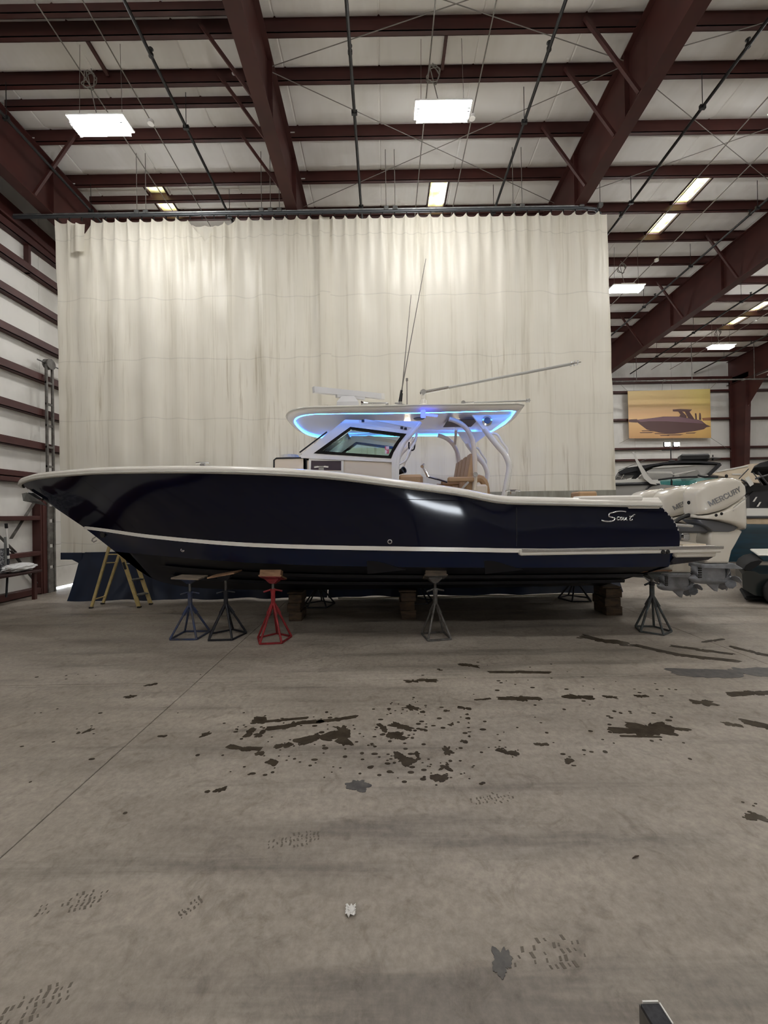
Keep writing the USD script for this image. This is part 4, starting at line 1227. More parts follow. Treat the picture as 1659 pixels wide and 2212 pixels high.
def keel_block(x, y, w, label, m='wood_dark'):
    t = thing('keel_block', label, 'support block', (x, y, 0))
    z = 0
    for k, h in enumerate((.15, .14, .14)):
        dx = .012 * (-1) ** k
        part(t, 'timber', box((x - w / 2 + dx, y - .19, z), (x + w / 2 + dx, y + .19, z + h - .004), .008), M[m])
        z += h
    part(t, 'wedge', box((x - w / 2 - .02, y - .15, z), (x + w / 2 + .02, y + .15, .458), .004), M[m])


p = ground(640, 1340)
keel_block(-1.46, 6.36, .21, 'stack of dark timber blocks under the keel behind the red stand')
keel_block(.36, 6.36, .24, 'stack of dark timber blocks under the keel left of the grey stand')
keel_block(3.68, 6.4, .26, 'tall brown timber block stack under the stern')

# yellow stepladder
M['fibre'] = mat('yellow_fibreglass', (210, 188, 128), .5, rgb2=(188, 166, 112), scale=9)
f = [ground(197, 1314), ground(222, 1305), ground(301, 1313), ground(326, 1306)]
apex_n, apex_f = at(243, 1157, f[0][1] + .06), at(270, 1160, f[1][1] + .05)
t = thing('step_ladder', 'yellow fibreglass stepladder standing open under the bow by the blue skirt', 'stepladder', (f[0] + f[3]) / 2 * [1, 1, 0])
rails = [(f[0], apex_n), (f[1], apex_f), (f[2], apex_n + [.05, 0, 0]), (f[3], apex_f + [.05, 0, 0])]
for k, (a, b) in enumerate(rails):
    part(t, 'side_rail', bar(a, b, .03, .065 if k > 1 else .045, (1, 0, .4)), M['fibre'])
    part(t, 'foot', box(a - [.03, .03, .0], a + [.03, .03, .03], .006), M['black'])
for k in (.17, .38, .6, .82):
    a, b = [p + (q - p) * k for p, q in rails[2:]]
    part(t, 'step', bar(a, b, .085, .022, (.2, 0, 1)), M['galv'])
for k in (.12, .62, .82):
    a, b = [p + (q - p) * k for p, q in rails[:2]]
    part(t, 'back_brace', tube([a, b], .012, 6), M['fibre'])
for i, j in ((0, 2), (1, 3)):
    a, b = [p + (q - p) * .74 for p, q in (rails[i], rails[j])]
    part(t, 'spreader', bar(a, b, .012, .022), M['fibre'])
part(t, 'top_cap', hull([v + d for v in (apex_n, apex_f) for d in ([-.05, 0, 0], [.1, 0, 0], [-.05, 0, .05], [.1, 0, .05])]), M['fibre'])
a, b = rails[2]
q = a + (b - a) * .58
part(t, 'warning_label', bar(q - (b - a) * .05 - [0, .022, 0], q + (b - a) * .05 - [0, .022, 0], .004, .045, (1, 0, .4)), M['black'])

# things along the left wall
W_ = lambda px, py, o=0.: atx(px, py, XL + o)
t = thing('telescopic_pole', 'thin white telescopic pole with black joints leaning against the left wall', 'pole', W_(14, 1245, .3))
part(t, 'upper_tube', tube([W_(14, 1138, .26), W_(17, 1186, .28)], .016, 8), M['white'])
part(t, 'joint', tube([W_(13, 1131, .26), W_(14, 1141, .26)], .026, 8), M['black'])
part(t, 'joint', tube([W_(17, 1184, .28), W_(18, 1216, .29)], .02, 8), M['blackp'])
part(t, 'lower_tube', tube([W_(18, 1200, .29), W_(18, 1207, .29)], .022, 8), M['white'])
part(t, 'strut', tube([W_(11, 1160, .26), W_(13, 1243, .30)], .02, 8), M['galv'])
part(t, 'foot', tube([W_(18, 1210, .29), W_(13.5, 1290, .45)], .018, 8), M['blackp'])
t = thing('storage_bench', 'low dark bench with a speckled back panel along the left wall', 'bench', W_(10, 1296, .5))
z0 = .62
part(t, 'seat', box((XL + .2, 6.3, z0 - .05), (XL + .62, 8.3, z0), .01), M['steel_dark'])
part(t, 'back_panel', box((XL + .21, 6.3, z0), (XL + .23, 7.95, z0 + .5)), mat('speckled_panel', (176, 176, 178), .6, rgb2=(70, 70, 76), scale=26, amount=(.45, .55)))
for y in (6.4, 7.4, 8.2):
    part(t, 'bench_leg', box((XL + .5, y - .03, 0), (XL + .56, y + .03, z0 - .05)), M['steel'])
# crumpled bag
m = trimesh.creation.icosphere(4, 1.0)
v = m.vertices
d = 1 + .5 * (meshkit.fbm(v * 2.3 + 5, 4, 3) - .5) + .22 * abs(meshkit.noise(v * 5.5, 8) - .5)
v = v * d[:, None] * [.13, .34, .085]
single('plastic_bag', trimesh.Trimesh(v + [XL + .44, 7.97, .715], m.faces, process=False), mat('white_film', (226, 226, 226), .35), 'crumpled white plastic bag lying on the bench by the left wall', 'bag', smooth=30)

# ------------------------------------------------------------------ the far wall: banner and work lights
YBN = YB - .32
B0, B1, B2, B3 = at(1356, 845, YBN), at(1534, 840, YBN), at(1536, 946, YBN), at(1359, 947, YBN)
t = thing('banner', 'large sunset picture of a motor cruiser hung on the far wall', 'banner', (B0 + B2) / 2)
bw, bh = B1[0] - B0[0], B0[2] - B3[2]
n = {'g': ('geometry', {}), 's': ('separate_xyz', {}), 'z': ('map_range', {'from_min': B3[2], 'from_max': B0[2]}), 'x': ('map_range', {'from_min': B0[0], 'from_max': B1[0]}),
     'r': ('rgb_ramp', {'ramp': [(0, tuple(lin((206, 160, 112)))), (.25, tuple(lin((228, 186, 132)))), (.38, tuple(lin((230, 192, 140)))), (.5, tuple(lin((222, 180, 136)))), (.62, tuple(lin((206, 170, 128)))), (.72, tuple(lin((222, 190, 138)))), (1, tuple(lin((222, 196, 142))))]}),
     'r2': ('rgb_ramp', {'ramp': [(0, (1, 1, 1)), (.55, (1, 1, 1)), (.88, (1.06, 1.14, .86)), (1, (.95, 1.0, .72))]}), 'm': ('mix', {'mix_type': 'multiply', 'fac': 1.0}), 'p': ('principled_bsdf', {'roughness': .5})}
mb = usdkit.material(stage, '/World/Looks/sunset_print', n, [('g.position', 's.vector'), ('s.z', 'z.value'), ('s.x', 'x.value'), ('z.result', 'r.fac'), ('x.result', 'r2.fac'), ('r.color', 'm.color1'), ('r2.color', 'm.color2'), ('m.color', 'p.base_color')], surface='p.BSDF')
part(t, 'sheet', hull([q + [0, dy, 0] for q in (B0, B1, B2, B3) for dy in (0, .012)]), mb)
bp = lambda a, b: tuple(at(1330 + a / 5.043, 830 + b / 5.043, YBN)[[0, 2]])
mau = mat('print_mauve', (128, 100, 108), .5)
mdk = mat('print_dark', (98, 74, 74), .5)
part(t, 'printed_land', slab_xz([bp(*q) for q in ((143, 385), (230, 380), (250, 400), (230, 418), (143, 412))], YBN - .006, YBN), mdk)
part(t, 'printed_land', slab_xz([bp(*q) for q in ((940, 368), (1034, 362), (1036, 396), (950, 396))], YBN - .006, YBN), mat('print_tan', (158, 110, 80), .5))
part(t, 'printed_hull', slab_xz([bp(*q) for q in ((205, 392), (330, 378), (520, 352), (700, 352), (860, 380), (930, 395), (985, 440), (1036, 460), (985, 470), (960, 490), (860, 510), (640, 540), (480, 528), (340, 494))], YBN - .008, YBN), mdk)
part(t, 'printed_deck', slab_xz([bp(*q) for q in ((225, 388), (520, 355), (700, 354), (930, 396), (960, 430), (800, 420), (560, 404), (360, 404), (270, 412))], YBN - .011, YBN - .008), mau)
part(t, 'printed_arch', slab_xz([bp(*q) for q in ((620, 276), (700, 270), (830, 276), (808, 298), (800, 300), (850, 372), (850, 386), (788, 372), (752, 300), (722, 298), (770, 345), (768, 372), (690, 354), (705, 330), (680, 298), (622, 296))], YBN - .014, YBN - .011), mdk)
part(t, 'printed_person', slab_xz([bp(*q) for q in ((862, 320), (870, 314), (878, 322), (884, 384), (866, 384))], YBN - .013, YBN - .011), mdk)
part(t, 'printed_person', slab_xz([bp(*q) for q in ((908, 318), (915, 310), (924, 322), (930, 388), (906, 388))], YBN - .013, YBN - .011), mdk)
part(t, 'printed_ripple', join(*[slab_xz([bp(*q) for q in ((a, b), (a + w, b - 5), (a + w * .8, b + 6), (a + 10, b + 7))], YBN - .004, YBN) for a, b, w in ((280, 505, 220), (260, 525, 160), (420, 535, 260), (560, 550, 180), (760, 530, 120), (480, 556, 120))]), mdk)
part(t, 'hanging_cord', join(*[tube([at(a, b, YBN), at(c_, d_, YBN + .1)], .008, 5) for a, b, c_, d_ in ((1356, 845, 1342, 832), (1534, 840, 1548, 826), (1536, 946, 1580, 975), (1359, 947, 1338, 958), (1430, 843, 1432, 826))]), M['wire'])

Yw = 15.6
t = thing('work_light', 'twin-headed bright work light on a tall stand under the sunset banner', 'work light', atz(1449, 1100, 0) * 0 + [at(1449, 966, Yw)[0], Yw, 0])
hd = emit('work_lamp', (.93, .97, 1.0), 60.)
for px in (1441, 1461):
    q = at(px, 960, Yw)
    part(t, 'lamp_head', box(q + [-.13, -.02, -.10], q + [.13, .06, .10], .02), M['black'])
    part(t, 'lamp_face', box(q + [-.11, -.03, -.08], q + [.11, -.018, .08]), hd)
q = at(1449, 972, Yw)
part(t, 'crossbar', join(bar(q + [-.35, 0, 0], q + [.35, 0, 0], .03, .03), bar(q, q + [0, 0, .1], .03, .03)), M['black'])
part(t, 'stand', tube([(q[0], Yw, .0), q], .02, 8), M['black'])
for a in (0, 2.1, 4.2):
    part(t, 'leg', tube([(q[0], Yw, .6), (q[0] + .5 * math.cos(a), Yw + .5 * math.sin(a), .02)], .014, 6), M['black'])
# ------------------------------------------------------------------ boats and cart behind, on the right
M['hull_grey'] = mat('pale_grey_hull', (176, 174, 170), .2, coat=.6)
M['hull_white'] = mat('white_hull', (222, 220, 214), .25, coat=.5)
M['teal'] = mat('teal_hull', (14, 66, 88), .25, coat=.6, rgb2=(20, 56, 70), scale=2, stretch=(.4, .4, 3))
M['charcoal'] = mat('charcoal_trim', (44, 44, 48), .35)
M['canvas'] = mat('black_canvas', (12, 13, 15), .85)
M['aqua'] = pane('aqua_glass', (.62, .84, .84))
M['pinkbottom'] = mat('bare_tan_bottom', (206, 186, 158), .6, rgb2=(190, 168, 140), scale=5)


def oblique(k, y0):
    """Things that stand at an angle to the hall: depth runs off to the right by k."""
    global part
    def p(parent, name, mesh, m, **kw):
        v, f = arr(mesh)
        v = v.copy()
        v[:, 0] += (v[:, 1] - y0) * k
        return plain_part(parent, name, trimesh.Trimesh(v, f, process=False), m, **kw)
    part = p if k else plain_part


plain_part = part


def boat_hull(name, t, P, Y, hb, mtl, zb, x_in=.0, flare=.9, sm=35):
    """Hull from a side outline (upper edge left to right): P list of (px, py) at depth Y; zb keel height."""
    top = np.array([at(a, b, Y) for a, b in P])
    rows_n, rows_f = [], []
    for s in (-1, 1):
        R = []
        for f in (0, .15, .45, .8, 1):
            w = hb * (.0 if f == 0 else (.75 + .25 * f))
            R.append(np.c_[top[:, 0], np.full(len(top), Y + hb + s * w), zb + (top[:, 2] - zb) * f])
        (rows_n if s < 0 else rows_f).extend(R)
    part(t, name, join(loft(rows_n), loft(rows_f[::-1]), loft([rows_n[-1], rows_f[-1]])), mtl, smooth=sm)


# white cruiser with a dark-edged hardtop
Yc2 = 11.2
t = thing('cruiser', 'pale motor cruiser with a grey hardtop and radar, behind the outboard motors', 'boat', (at(1440, 1100, Yc2)[0], Yc2 + 1.4, 0))
oblique(.55, Yc2)
C = lambda a, b, dy=0.: at(1330 + a / 5.043, 830 + b / 5.043, Yc2 + dy)
c2 = lambda pts, dy=0.: [tuple(C(a, b, dy)[[0, 2]]) for a, b in pts]
boat_hull('hull', t, [(1300, 1042), (1340, 1041), (1380, 1043), (1420, 1046), (1470, 1050), (1530, 1056), (1600, 1062)], Yc2, 1.5, M['hull_grey'], .6)
part(t, 'gunwale', tube([C(-160, 1092), C(40, 1092), (C(400, 1080))], .05, 8), M['charcoal'])
part(t, 'deck_cap', slab_xz(c2([(-160, 1045), (30, 1042), (330, 1030), (470, 1080), (400, 1082), (40, 1085), (-160, 1085)]), Yc2 + .0, Yc2 + 2.8), M['hull_white'])
part(t, 'hull_line', tube(smooth_path([C(330, 1150), C(380, 1108), C(430, 1092), C(480, 1090)], 10), .03, 6), M['charcoal'])
roof = [(30, 955), (120, 910), (330, 880), (560, 846), (740, 832), (930, 834), (1060, 845), (1150, 858), (1140, 872), (1060, 866), (900, 856), (700, 858), (520, 872), (400, 892), (290, 930), (160, 960), (40, 978)]
part(t, 'hardtop_edge', slab_xz(c2(roof, -.02), Yc2 - .02, Yc2 + 2.6), M['charcoal'])
part(t, 'hardtop_side', slab_xz(c2([(420, 905), (560, 882), (820, 878), (1000, 880), (1120, 878), (1000, 985), (910, 985), (880, 935), (700, 975), (600, 968), (350, 968), (330, 945)], .06), Yc2 + .06, Yc2 + 2.5), M['hull_grey'])
part(t, 'hardtop_flash', join(slab_xz(c2([(385, 912), (520, 886), (800, 884), (850, 888), (700, 898), (520, 912)], .03), Yc2 + .03, Yc2 + .06), slab_xz(c2([(330, 950), (600, 950), (620, 975), (850, 935), (870, 940), (640, 992), (590, 972), (345, 968)], .03), Yc2 + .03, Yc2 + .06)), M['hull_white'])
part(t, 'front_strut', slab_xz(c2([(30, 965), (150, 960), (280, 930), (230, 1010), (200, 1030), (150, 1030), (180, 990), (30, 990)], .1), Yc2 + .1, Yc2 + .2), M['charcoal'])
part(t, 'rear_strut', bar(C(1140, 868, .0), C(1010, 990, .0), .05, .1), M['charcoal'])
part(t, 'windscreen', slab_xz(c2([(455, 1045), (880, 1020), (1100, 1020), (1000, 1075), (860, 1105), (470, 1105)], .12), Yc2 + .12, Yc2 + .16), M['aqua'])
part(t, 'window_pane', join(slab_xz(c2([(470, 1060), (590, 1056), (590, 1105), (480, 1105)], .08), Yc2 + .08, Yc2 + .11), slab_xz(c2([(605, 1055), (860, 1048), (850, 1105), (605, 1105)], .08), Yc2 + .08, Yc2 + .11)), M['aqua'])
part(t, 'windscreen_frame', join(*[tube(smooth_path([C(a, b, .06) for a, b in P], 14), .03, 6) for P in ([(450, 1042), (650, 1018), (880, 1008)], [(880, 990), (960, 1010), (1100, 1008)], [(470, 1110), (700, 1110), (900, 1105)], [(597, 1050), (598, 1108)])]), M['charcoal'])
part(t, 'fin_mast', slab_xz(c2([(205, 735), (232, 745), (260, 820), (380, 1000), (470, 1095), (400, 1085), (330, 1030), (255, 870)], -.1), Yc2 - .1, Yc2 - .02), M['hull_white'])
rd2 = part(t, 'roof_radar', box(C(555, 838, .8), C(740, 782, 1.3), .05), M['black'])
part(t, 'roof_dome', lathe([(.25, -.0), (.02, .05), (.02, .12), (0, .13)], C(905, 815, .8), n=14), M['black'])
part(t, 'roof_post', tube([C(905, 834, .8), C(905, 812, .8)], .03, 6), M['black'])
part(t, 'roof_light', join(box(C(480, 852, .5), C(525, 830, .6), .02), box(C(325, 885, .5), C(360, 870, .6), .02)), M['black'])
part(t, 'bow_rail', join(*[tube([C(a, b), C(c_, d)], .012, 6) for a, b, c_, d in ((20, 1000, 120, 1035), (60, 1035, 90, 985), (30, 940, 330, 820))]), M['chrome'])
part(t, 'cradle', join(*[box((x, Yc2 + .3, 0), (x + .2, Yc2 + 2.4, .62)) for x in (7.0, 9.2)]), M['wood_dark'])

# cream boat bow between, then the teal-bottomed sport boat with black bimini
Y3 = 8.4
t = thing('sport_boat', 'white and teal sport boat with dark seats and black canopy at the right edge', 'boat', (at(1640, 1100, Y3)[0], Y3 + 1.2, 0))
oblique(.9, Y3)
D = lambda a, b, dy=0.: at(1500 + a / 5.98, 970 + b / 5.98, Y3 + dy)
d3 = lambda pts, dy=0.: [tuple(D(a, b, dy)[[0, 2]]) for a, b in pts]
boat_hull('hull', t, [(1572, 1131), (1600, 1132), (1660, 1133), (1760, 1134), (1900, 1136)], Y3, 1.05, M['teal'], .35)
part(t, 'hull_rub', slab_xz(d3([(400, 765), (2400, 760), (2400, 862), (400, 868)], -.02), Y3 - .02, Y3 + 2.1), M['hull_white'])
part(t, 'rub_line', tube([D(400, 882, -.02), D(2400, 876, -.02)], .035, 6), M['charcoal'])
part(t, 'bare_band', slab_xz(d3([(400, 895), (2400, 890), (2400, 985), (400, 965)], .0), Y3 - .01, Y3 + .05), M['pinkbottom'])
part(t, 'cockpit_side', slab_xz(d3([(660, 600), (720, 535), (960, 520), (2300, 520), (2300, 765), (660, 765)], .1), Y3 + .1, Y3 + 2.2), M['charcoal'])
part(t, 'seat_flash', join(*[slab_xz(d3([(a, b), (a + 40, b - 60), (a + 62, b - 60), (a + 25, b)], .06), Y3 + .05, Y3 + .09) for a, b in ((720, 680), (770, 745), (930, 735))]), M['hull_white'])
part(t, 'dash', slab_xz(d3([(610, 480), (940, 470), (950, 520), (720, 545), (650, 570)], .05), Y3 + .05, Y3 + 2), M['canvas'])
part(t, 'windscreen', slab_xz(d3([(740, 380), (960, 320), (1300, 300), (1300, 470), (780, 470)], .15), Y3 + .15, Y3 + .18), M['clear'])
part(t, 'windscreen_frame', join(*[tube([D(a, b, .12), D(c_, d, .12)], .025, 6) for a, b, c_, d in ((720, 385, 960, 315), (960, 315, 1400, 300), (760, 300, 920, 500), (540, 395, 680, 470))]), M['charcoal'])
part(t, 'mirror_arm', bar(D(675, 365, .0), D(745, 470, .0), .06, .10), M['hull_white'])
rows = []
for a, b, h in ((705, 248, 8), (725, 215, 45), (800, 175, 115), (900, 150, 150), (1100, 120, 170), (1500, 110, 180)):
    p, q = D(a, b, .1), D(a, b + h, .1)
    rows.append([(p[0], Y3 + .1 + dy, p[2] + (q[2] - p[2]) * g) for dy, g in ((0, .5), (.06, 0), (.94, 0), (1.0, .5), (.94, 1), (.06, 1))])
part(t, 'bimini', loft(rows, closed=True, cap=True), M['canvas'], smooth=40)
part(t, 'canopy_strut', join(*[tube([D(a, b), D(c_, d)], .014, 6) for a, b, c_, d in ((700, 255, 575, 385), (755, 300, 885, 470))]), M['charcoal'])
part(t, 'support', join(*[box((x, Y3 + .5, 0), (x + .25, Y3 + 2.0, .38)) for x in (8.6, 10.2)]), M['wood_dark'])

Y4 = 14.6
t = thing('cream_boat', 'cream bow of a boat pointing left behind the nearest outboard cowl', 'boat', (at(1600, 1100, Y4)[0], Y4 + 1, 0))
oblique(.7, Y4)
G4 = lambda a, b, dy=0.: at(1500 + a / 5.98, 970 + b / 5.98, Y4 + dy)
g4 = lambda pts, dy=0.: [tuple(G4(a, b, dy)[[0, 2]]) for a, b in pts]
part(t, 'bow_deck', slab_xz(g4([(210, 325), (360, 275), (560, 235), (715, 192), (1500, 150), (1500, 480), (560, 420), (420, 360)]), Y4, Y4 + 2.0), mat('cream_hull', (220, 204, 180), .3, coat=.4))
part(t, 'bow_stripe', join(*[bar(G4(a, b, -.02), G4(c_, d, -.02), .03, .05) for a, b, c_, d in ((490, 325, 610, 325), (300, 290, 700, 215))]), M['hull_white'])
part(t, 'port_light', lathe([(.07, -.02), (.05, .02), (0, .02)], G4(418, 348, -.01), (0, -1, 0), 12), M['black'])
part(t, 'support', box((G4(700, 480)[0], Y4 + .3, 0), (G4(1300, 480)[0], Y4 + 1.7, G4(700, 440)[2])), M['charcoal'])

# dark golf cart
Y5 = 6.7
t = thing('golf_cart', 'dark golf cart with a pale seat, cut by the right edge of the picture', 'golf cart', (at(1640, 1300, Y5)[0], Y5 + .6, 0))
oblique(.8, Y5)
K = lambda a, b, dy=0.: at(1400 + a / 6.405, 1100 + b / 6.405, Y5 + dy)
k5 = lambda pts, dy=0.: [tuple(K(a, b, dy)[[0, 2]]) for a, b in pts]
M['cart'] = mat('dark_green_cart', (26, 32, 32), .35, coat=.4)
part(t, 'body', slab_xz(k5([(1250, 900), (1300, 850), (1420, 860), (1500, 900), (2300, 900), (2300, 1240), (1560, 1215), (1420, 1190), (1260, 1100)], .08), Y5 + .08, Y5 + 1.15), M['cart'])
part(t, 'cowl', pillow_xz(k5([(1300, 860), (1340, 790), (1430, 730), (1560, 700), (1620, 720), (1560, 790), (1460, 850), (1420, 880)]), Y5 + .6, .5), M['canvas'], smooth=40)
part(t, 'seat', box(K(1425, 625, .15), K(2300, 556, 1.1), .05), mat('pale_seat_vinyl', (226, 224, 216), .4))
part(t, 'seat_support', box(K(1570, 900, .2), K(1625, 630, .3)), M['canvas'])
part(t, 'steering_wheel', tube([K(1580, 540, .5) + np.array([.22 * math.cos(a), .12 * math.sin(a), .07 * math.sin(a)]) for a in np.linspace(0, 6.3, 22)], .015, 6), M['black'])
part(t, 'fender', tube(smooth_path([K(a, b, .1) for a, b in ((1560, 1190), (1580, 1100), (1640, 1045), (1720, 1040), (1800, 1080), (1840, 1180))], 16), .035, 6), M['cart'])


def wheel(px, py, r, Y, dy):
    c = at(1400 + px / 6.405, 1100 + py / 6.405, Y)
    c[2] = r
    w = part(t, 'tire', lathe([(r * .55, -.09), (r * .9, -.1), (r, -.06), (r, .06), (r * .9, .1), (r * .55, .09)], c + [0, dy, 0], (0, -1, 0), 24), M['rubber'], smooth=50)
    part(w, 'wheel_rim', lathe([(0, .05), (r * .2, .085), (r * .3, .05), (r * .5, .07), (r * .57, .095), (r * .6, .08)], c + [0, dy, 0], (0, -1, 0), 18), M['galv'])


wheel(1700, 1320, .23, Y5 + .1, 0)
wheel(1240, 1200, .23, Y5 + .5, .1)
part(t, 'bumper', box(K(1215, 1210, .2), K(1420, 1130, 1.0), .03), M['canvas'])

# rail at the viewer's feet
oblique(0, 0)
t = thing('hand_rail', 'black rubber-topped square rail end in the bottom right corner', 'rail', (.45, .6, 0))
zt = .93
a, b = atz(1384, 2169, zt), atz(1424, 2168, zt)
d0 = (atz(1452, 2212, zt) - atz(1424, 2168, zt))
d0 = d0 / np.linalg.norm(d0) * .5
w = b - a
part(t, 'top_pad', hull([q + [0, 0, h] for q in (a, b, a + d0, b + d0) for h in (-.006, 0)]), mat('black_grip', (42, 43, 47), .85, rgb2=(58, 58, 62), scale=160))
part(t, 'rail_tube', hull([q + [0, 0, h] for q in (a - d0 * .01 + w * .04, b - d0 * .01 + w * .03, a + d0, b + d0 + w * .03) for h in (-.05, -.006)]), M['galv_dirty'])
part(t, 'edge_strip', join(bar(a + w * .15 - d0 * .004, b - d0 * .004, .002, .004), bar(b + w * .02, b + w * .02 + d0 * .05, .002, .004)), M['white'])
for k in (.3, .9):
    q = a + w * .5 + d0 * k
    part(t, 'post', box((q[0] - .015, q[1] - .015, 0), (q[0] + .015, q[1] + .015, zt - .05)), M['galv_dirty'])

# ------------------------------------------------------------------ wet marks and dirt on the floor
M['wet'] = mat('wet_concrete', (58, 50, 40), .22, rgb2=(74, 66, 55), scale=9)
M['wet_grey'] = mat('damp_dark_patch', (72, 70, 68), .5, rgb2=(96, 92, 88), scale=16)
M['mud'] = mat('dry_mud', (104, 96, 86), .9)


def stroke(pts, w):
    """A wet mark along a line of the photograph's floor, w its half-width in metres."""
    P = [ground(*p)[:2] for p in pts]
    if len(P) == 1:
        g = affinity.scale(Point(P[0]).buffer(w * .7, 10), 1.2, .8)
    else:
        g = LineString(P).buffer(w * .8, 6)
    out = []
    for q in getattr(g, 'geoms', [g]):
        c = resample(np.array(q.exterior.coords)[:-1], 120)
        nn = meshkit.fbm(np.c_[c * (2.2 / max(w, .03)) * .6, np.zeros(len(c))], 5, int(abs(P[0][0]) * 97) % 50) - .5
        cc = np.array(q.centroid.coords[0])
        d = c - cc
        c = c + nn[:, None] * w * 2.3 * d / np.maximum(np.linalg.norm(d, axis=1, keepdims=True), 1e-6)
        out.append(Polygon(c).buffer(0))
    return unary_union(out)


def splat(px, py, w, n, seed):
    r = random.Random(seed)
    c = ground(px, py)[:2]
    out = []
    for _ in range(int(n * .8)):
        a, d = r.uniform(0, 6.28), w * (.5 + r.random() ** 2 * 1.7)
        out.append(affinity.scale(Point(c[0] + 1.5 * d * math.cos(a), c[1] + d * math.sin(a)).buffer(max(.005, w * r.uniform(.02, .10)), 5), r.uniform(1, 1.9), 1))
    return out


DROPS = []


def wet(shapes, label, m='wet'):
    big, small = [], []
    for q in shapes:
        (small if q.area < .0035 else big).append(q)
    g = unary_union(big)
    if g.is_empty:
        DROPS.extend(small)
        g = small[0]
    DROPS.extend(q for q in small if not q.intersects(g))
    ps = list(getattr(g, 'geoms', [g]))
    if len(ps) == 1:
        single('water_puddle', slab_xy(g, .0006, .0022), M[m], label, 'puddle')
        return
    t = thing('water_puddle', label, 'puddle', (*g.centroid.coords[0], 0))
    for q in ps:
        plain_part(t, 'wet_patch', slab_xy(q, .0006, .0022), M[m])


wet([stroke([(549, 1557), (560, 1560), (605, 1556), (662, 1551)], .022), stroke([(556, 1557)], .06), *splat(545, 1575, .1, 26, 1)], 'upper thin wet streak of the long puddle group, left of the middle of the floor')
wet([stroke([(577, 1574), (612, 1571), (650, 1561), (690, 1559)], .035), stroke([(548, 1577), (533, 1588)], .035), stroke([(566, 1583), (555, 1590)], .03)], 'long dark wet streak rising to the right in the left puddle group')
wet([stroke([(688, 1559), (730, 1554), (768, 1548)], .028), *splat(735, 1565, .09, 16, 3)], 'right end of the long wet streak, beside the centre of the floor')
wet([stroke([(650, 1603), (672, 1596), (728, 1587)], .06), stroke([(738, 1573), (752, 1586), (738, 1600), (750, 1606)], .045), *splat(700, 1595, .16, 40, 4)], 'broad blotchy puddle under the long streak')
wet([stroke([(495, 1612), (520, 1617), (558, 1618)], .028), stroke([(555, 1629), (566, 1628)], .03)], 'short dark wet streak at the lower left of the left puddle group')
wet([stroke([(590, 1644)], .045), *splat(590, 1643, .05, 9, 6)], 'small round splash below the left puddle group')
wet([stroke([(598, 1613), (628, 1609)], .03), *splat(620, 1611, .07, 16, 7)], 'row of small splashes between the two left puddles')
wet([stroke([(883, 1527), (895, 1531)], .045), *splat(885, 1533, .09, 26, 8)], 'speckled splash in the middle, farthest of its column')
wet([stroke([(850, 1565), (872, 1570), (885, 1575)], .04), stroke([(845, 1590), (868, 1592)], .05), stroke([(820, 1566), (832, 1578)], .025), *splat(858, 1580, .16, 46, 9)], 'ragged speckled puddle just right of the floor centre')
wet([stroke([(860, 1635), (880, 1645)], .05), stroke([(898, 1629)], .03), *splat(875, 1640, .12, 36, 10)], 'ragged speckled puddle below the floor centre')
wet([stroke([(960, 1658)], .06), *splat(960, 1655, .06, 14, 11)], 'dark round splash at the foot of the drip line')
wet([stroke([(945, 1681), (960, 1680)], .038), *splat(952, 1681, .06, 10, 12)], 'lowest dark splash of the drip line')
wet([stroke([(1005, 1530)], .05)] + [stroke([(1010 + 1.0 * k, 1543 + 9.5 * k)], .018) for k in range(6)] + [stroke([(1000, 1602)], .03), stroke([(965, 1616), (968, 1627)], .028), stroke([(975, 1565)], .03), stroke([(965, 1536)], .025)], 'vertical line of drip spots right of the floor centre')
wet([stroke([(1028, 1512), (1060, 1509)], .016), stroke([(1080, 1509), (1120, 1508), (1165, 1509)], .036), stroke([(1130, 1510)], .06)], 'thin wet streak in the right middle of the floor')
wet([stroke([(1225, 1504), (1276, 1507)], .05)], 'dark oval puddle right of the thin streak')
wet([stroke([(1308, 1505), (1330, 1507)], .026), stroke([(1374, 1504), (1395, 1504)], .03)], 'two small wet dashes on the right of the floor')
wet([stroke([(1500, 1516), (1535, 1519)], .05)], 'small lens-shaped puddle near the right side')
wet([stroke([(1325, 1577), (1370, 1580), (1430, 1573)], .05), stroke([(1380, 1574), (1430, 1572)], .10), stroke([(1435, 1572), (1480, 1576)], .028), stroke([(1340, 1590), (1425, 1592)], .014), *splat(1390, 1583, .2, 22, 14)], 'largest dark puddle with frayed lower edge, at the right')
wet([stroke([(1615, 1561), (1659, 1569), (1720, 1572)], .06)], 'wet patch running out at the right edge of the picture')
wet([stroke([(1570, 1564), (1595, 1567)], .035)], 'pale damp spot before the right edge patch')
wet([stroke([(1580, 1500), (1620, 1497), (1680, 1497)], .05)], 'thin wet strip at the right edge under the cross joint')
wet([stroke([(1081, 1621), (1110, 1628)], .03), *splat(1093, 1623, .07, 16, 16)], 'small broken splash in the lower right middle')
wet([stroke([(1232, 1645)], .035), stroke([(1240, 1654)], .018), stroke([(1157, 1608), (1180, 1608)], .018)], 'pair of small drops in the lower right')
wet([stroke([(1265, 1375), (1300, 1383), (1330, 1386), (1345, 1389)], .09), stroke([(1250, 1378), (1270, 1378)], .03), stroke([(1345, 1394), (1375, 1396)], .03)], 'dark wet patch on the floor before the stern stand')
wet([stroke([(1375, 1394), (1420, 1405), (1470, 1415), (1520, 1421), (1590, 1428)], .06)], 'long wet trail running right from the patch before the stern')
wet([stroke([(1455, 1396), (1500, 1402), (1580, 1413)], .05), stroke([(1520, 1387), (1560, 1381)], .03)], 'second wet trail above the long one')
wet([stroke([(1590, 1400), (1640, 1412), (1680, 1420)], .06)], 'wet trail at the right edge below the golf cart')
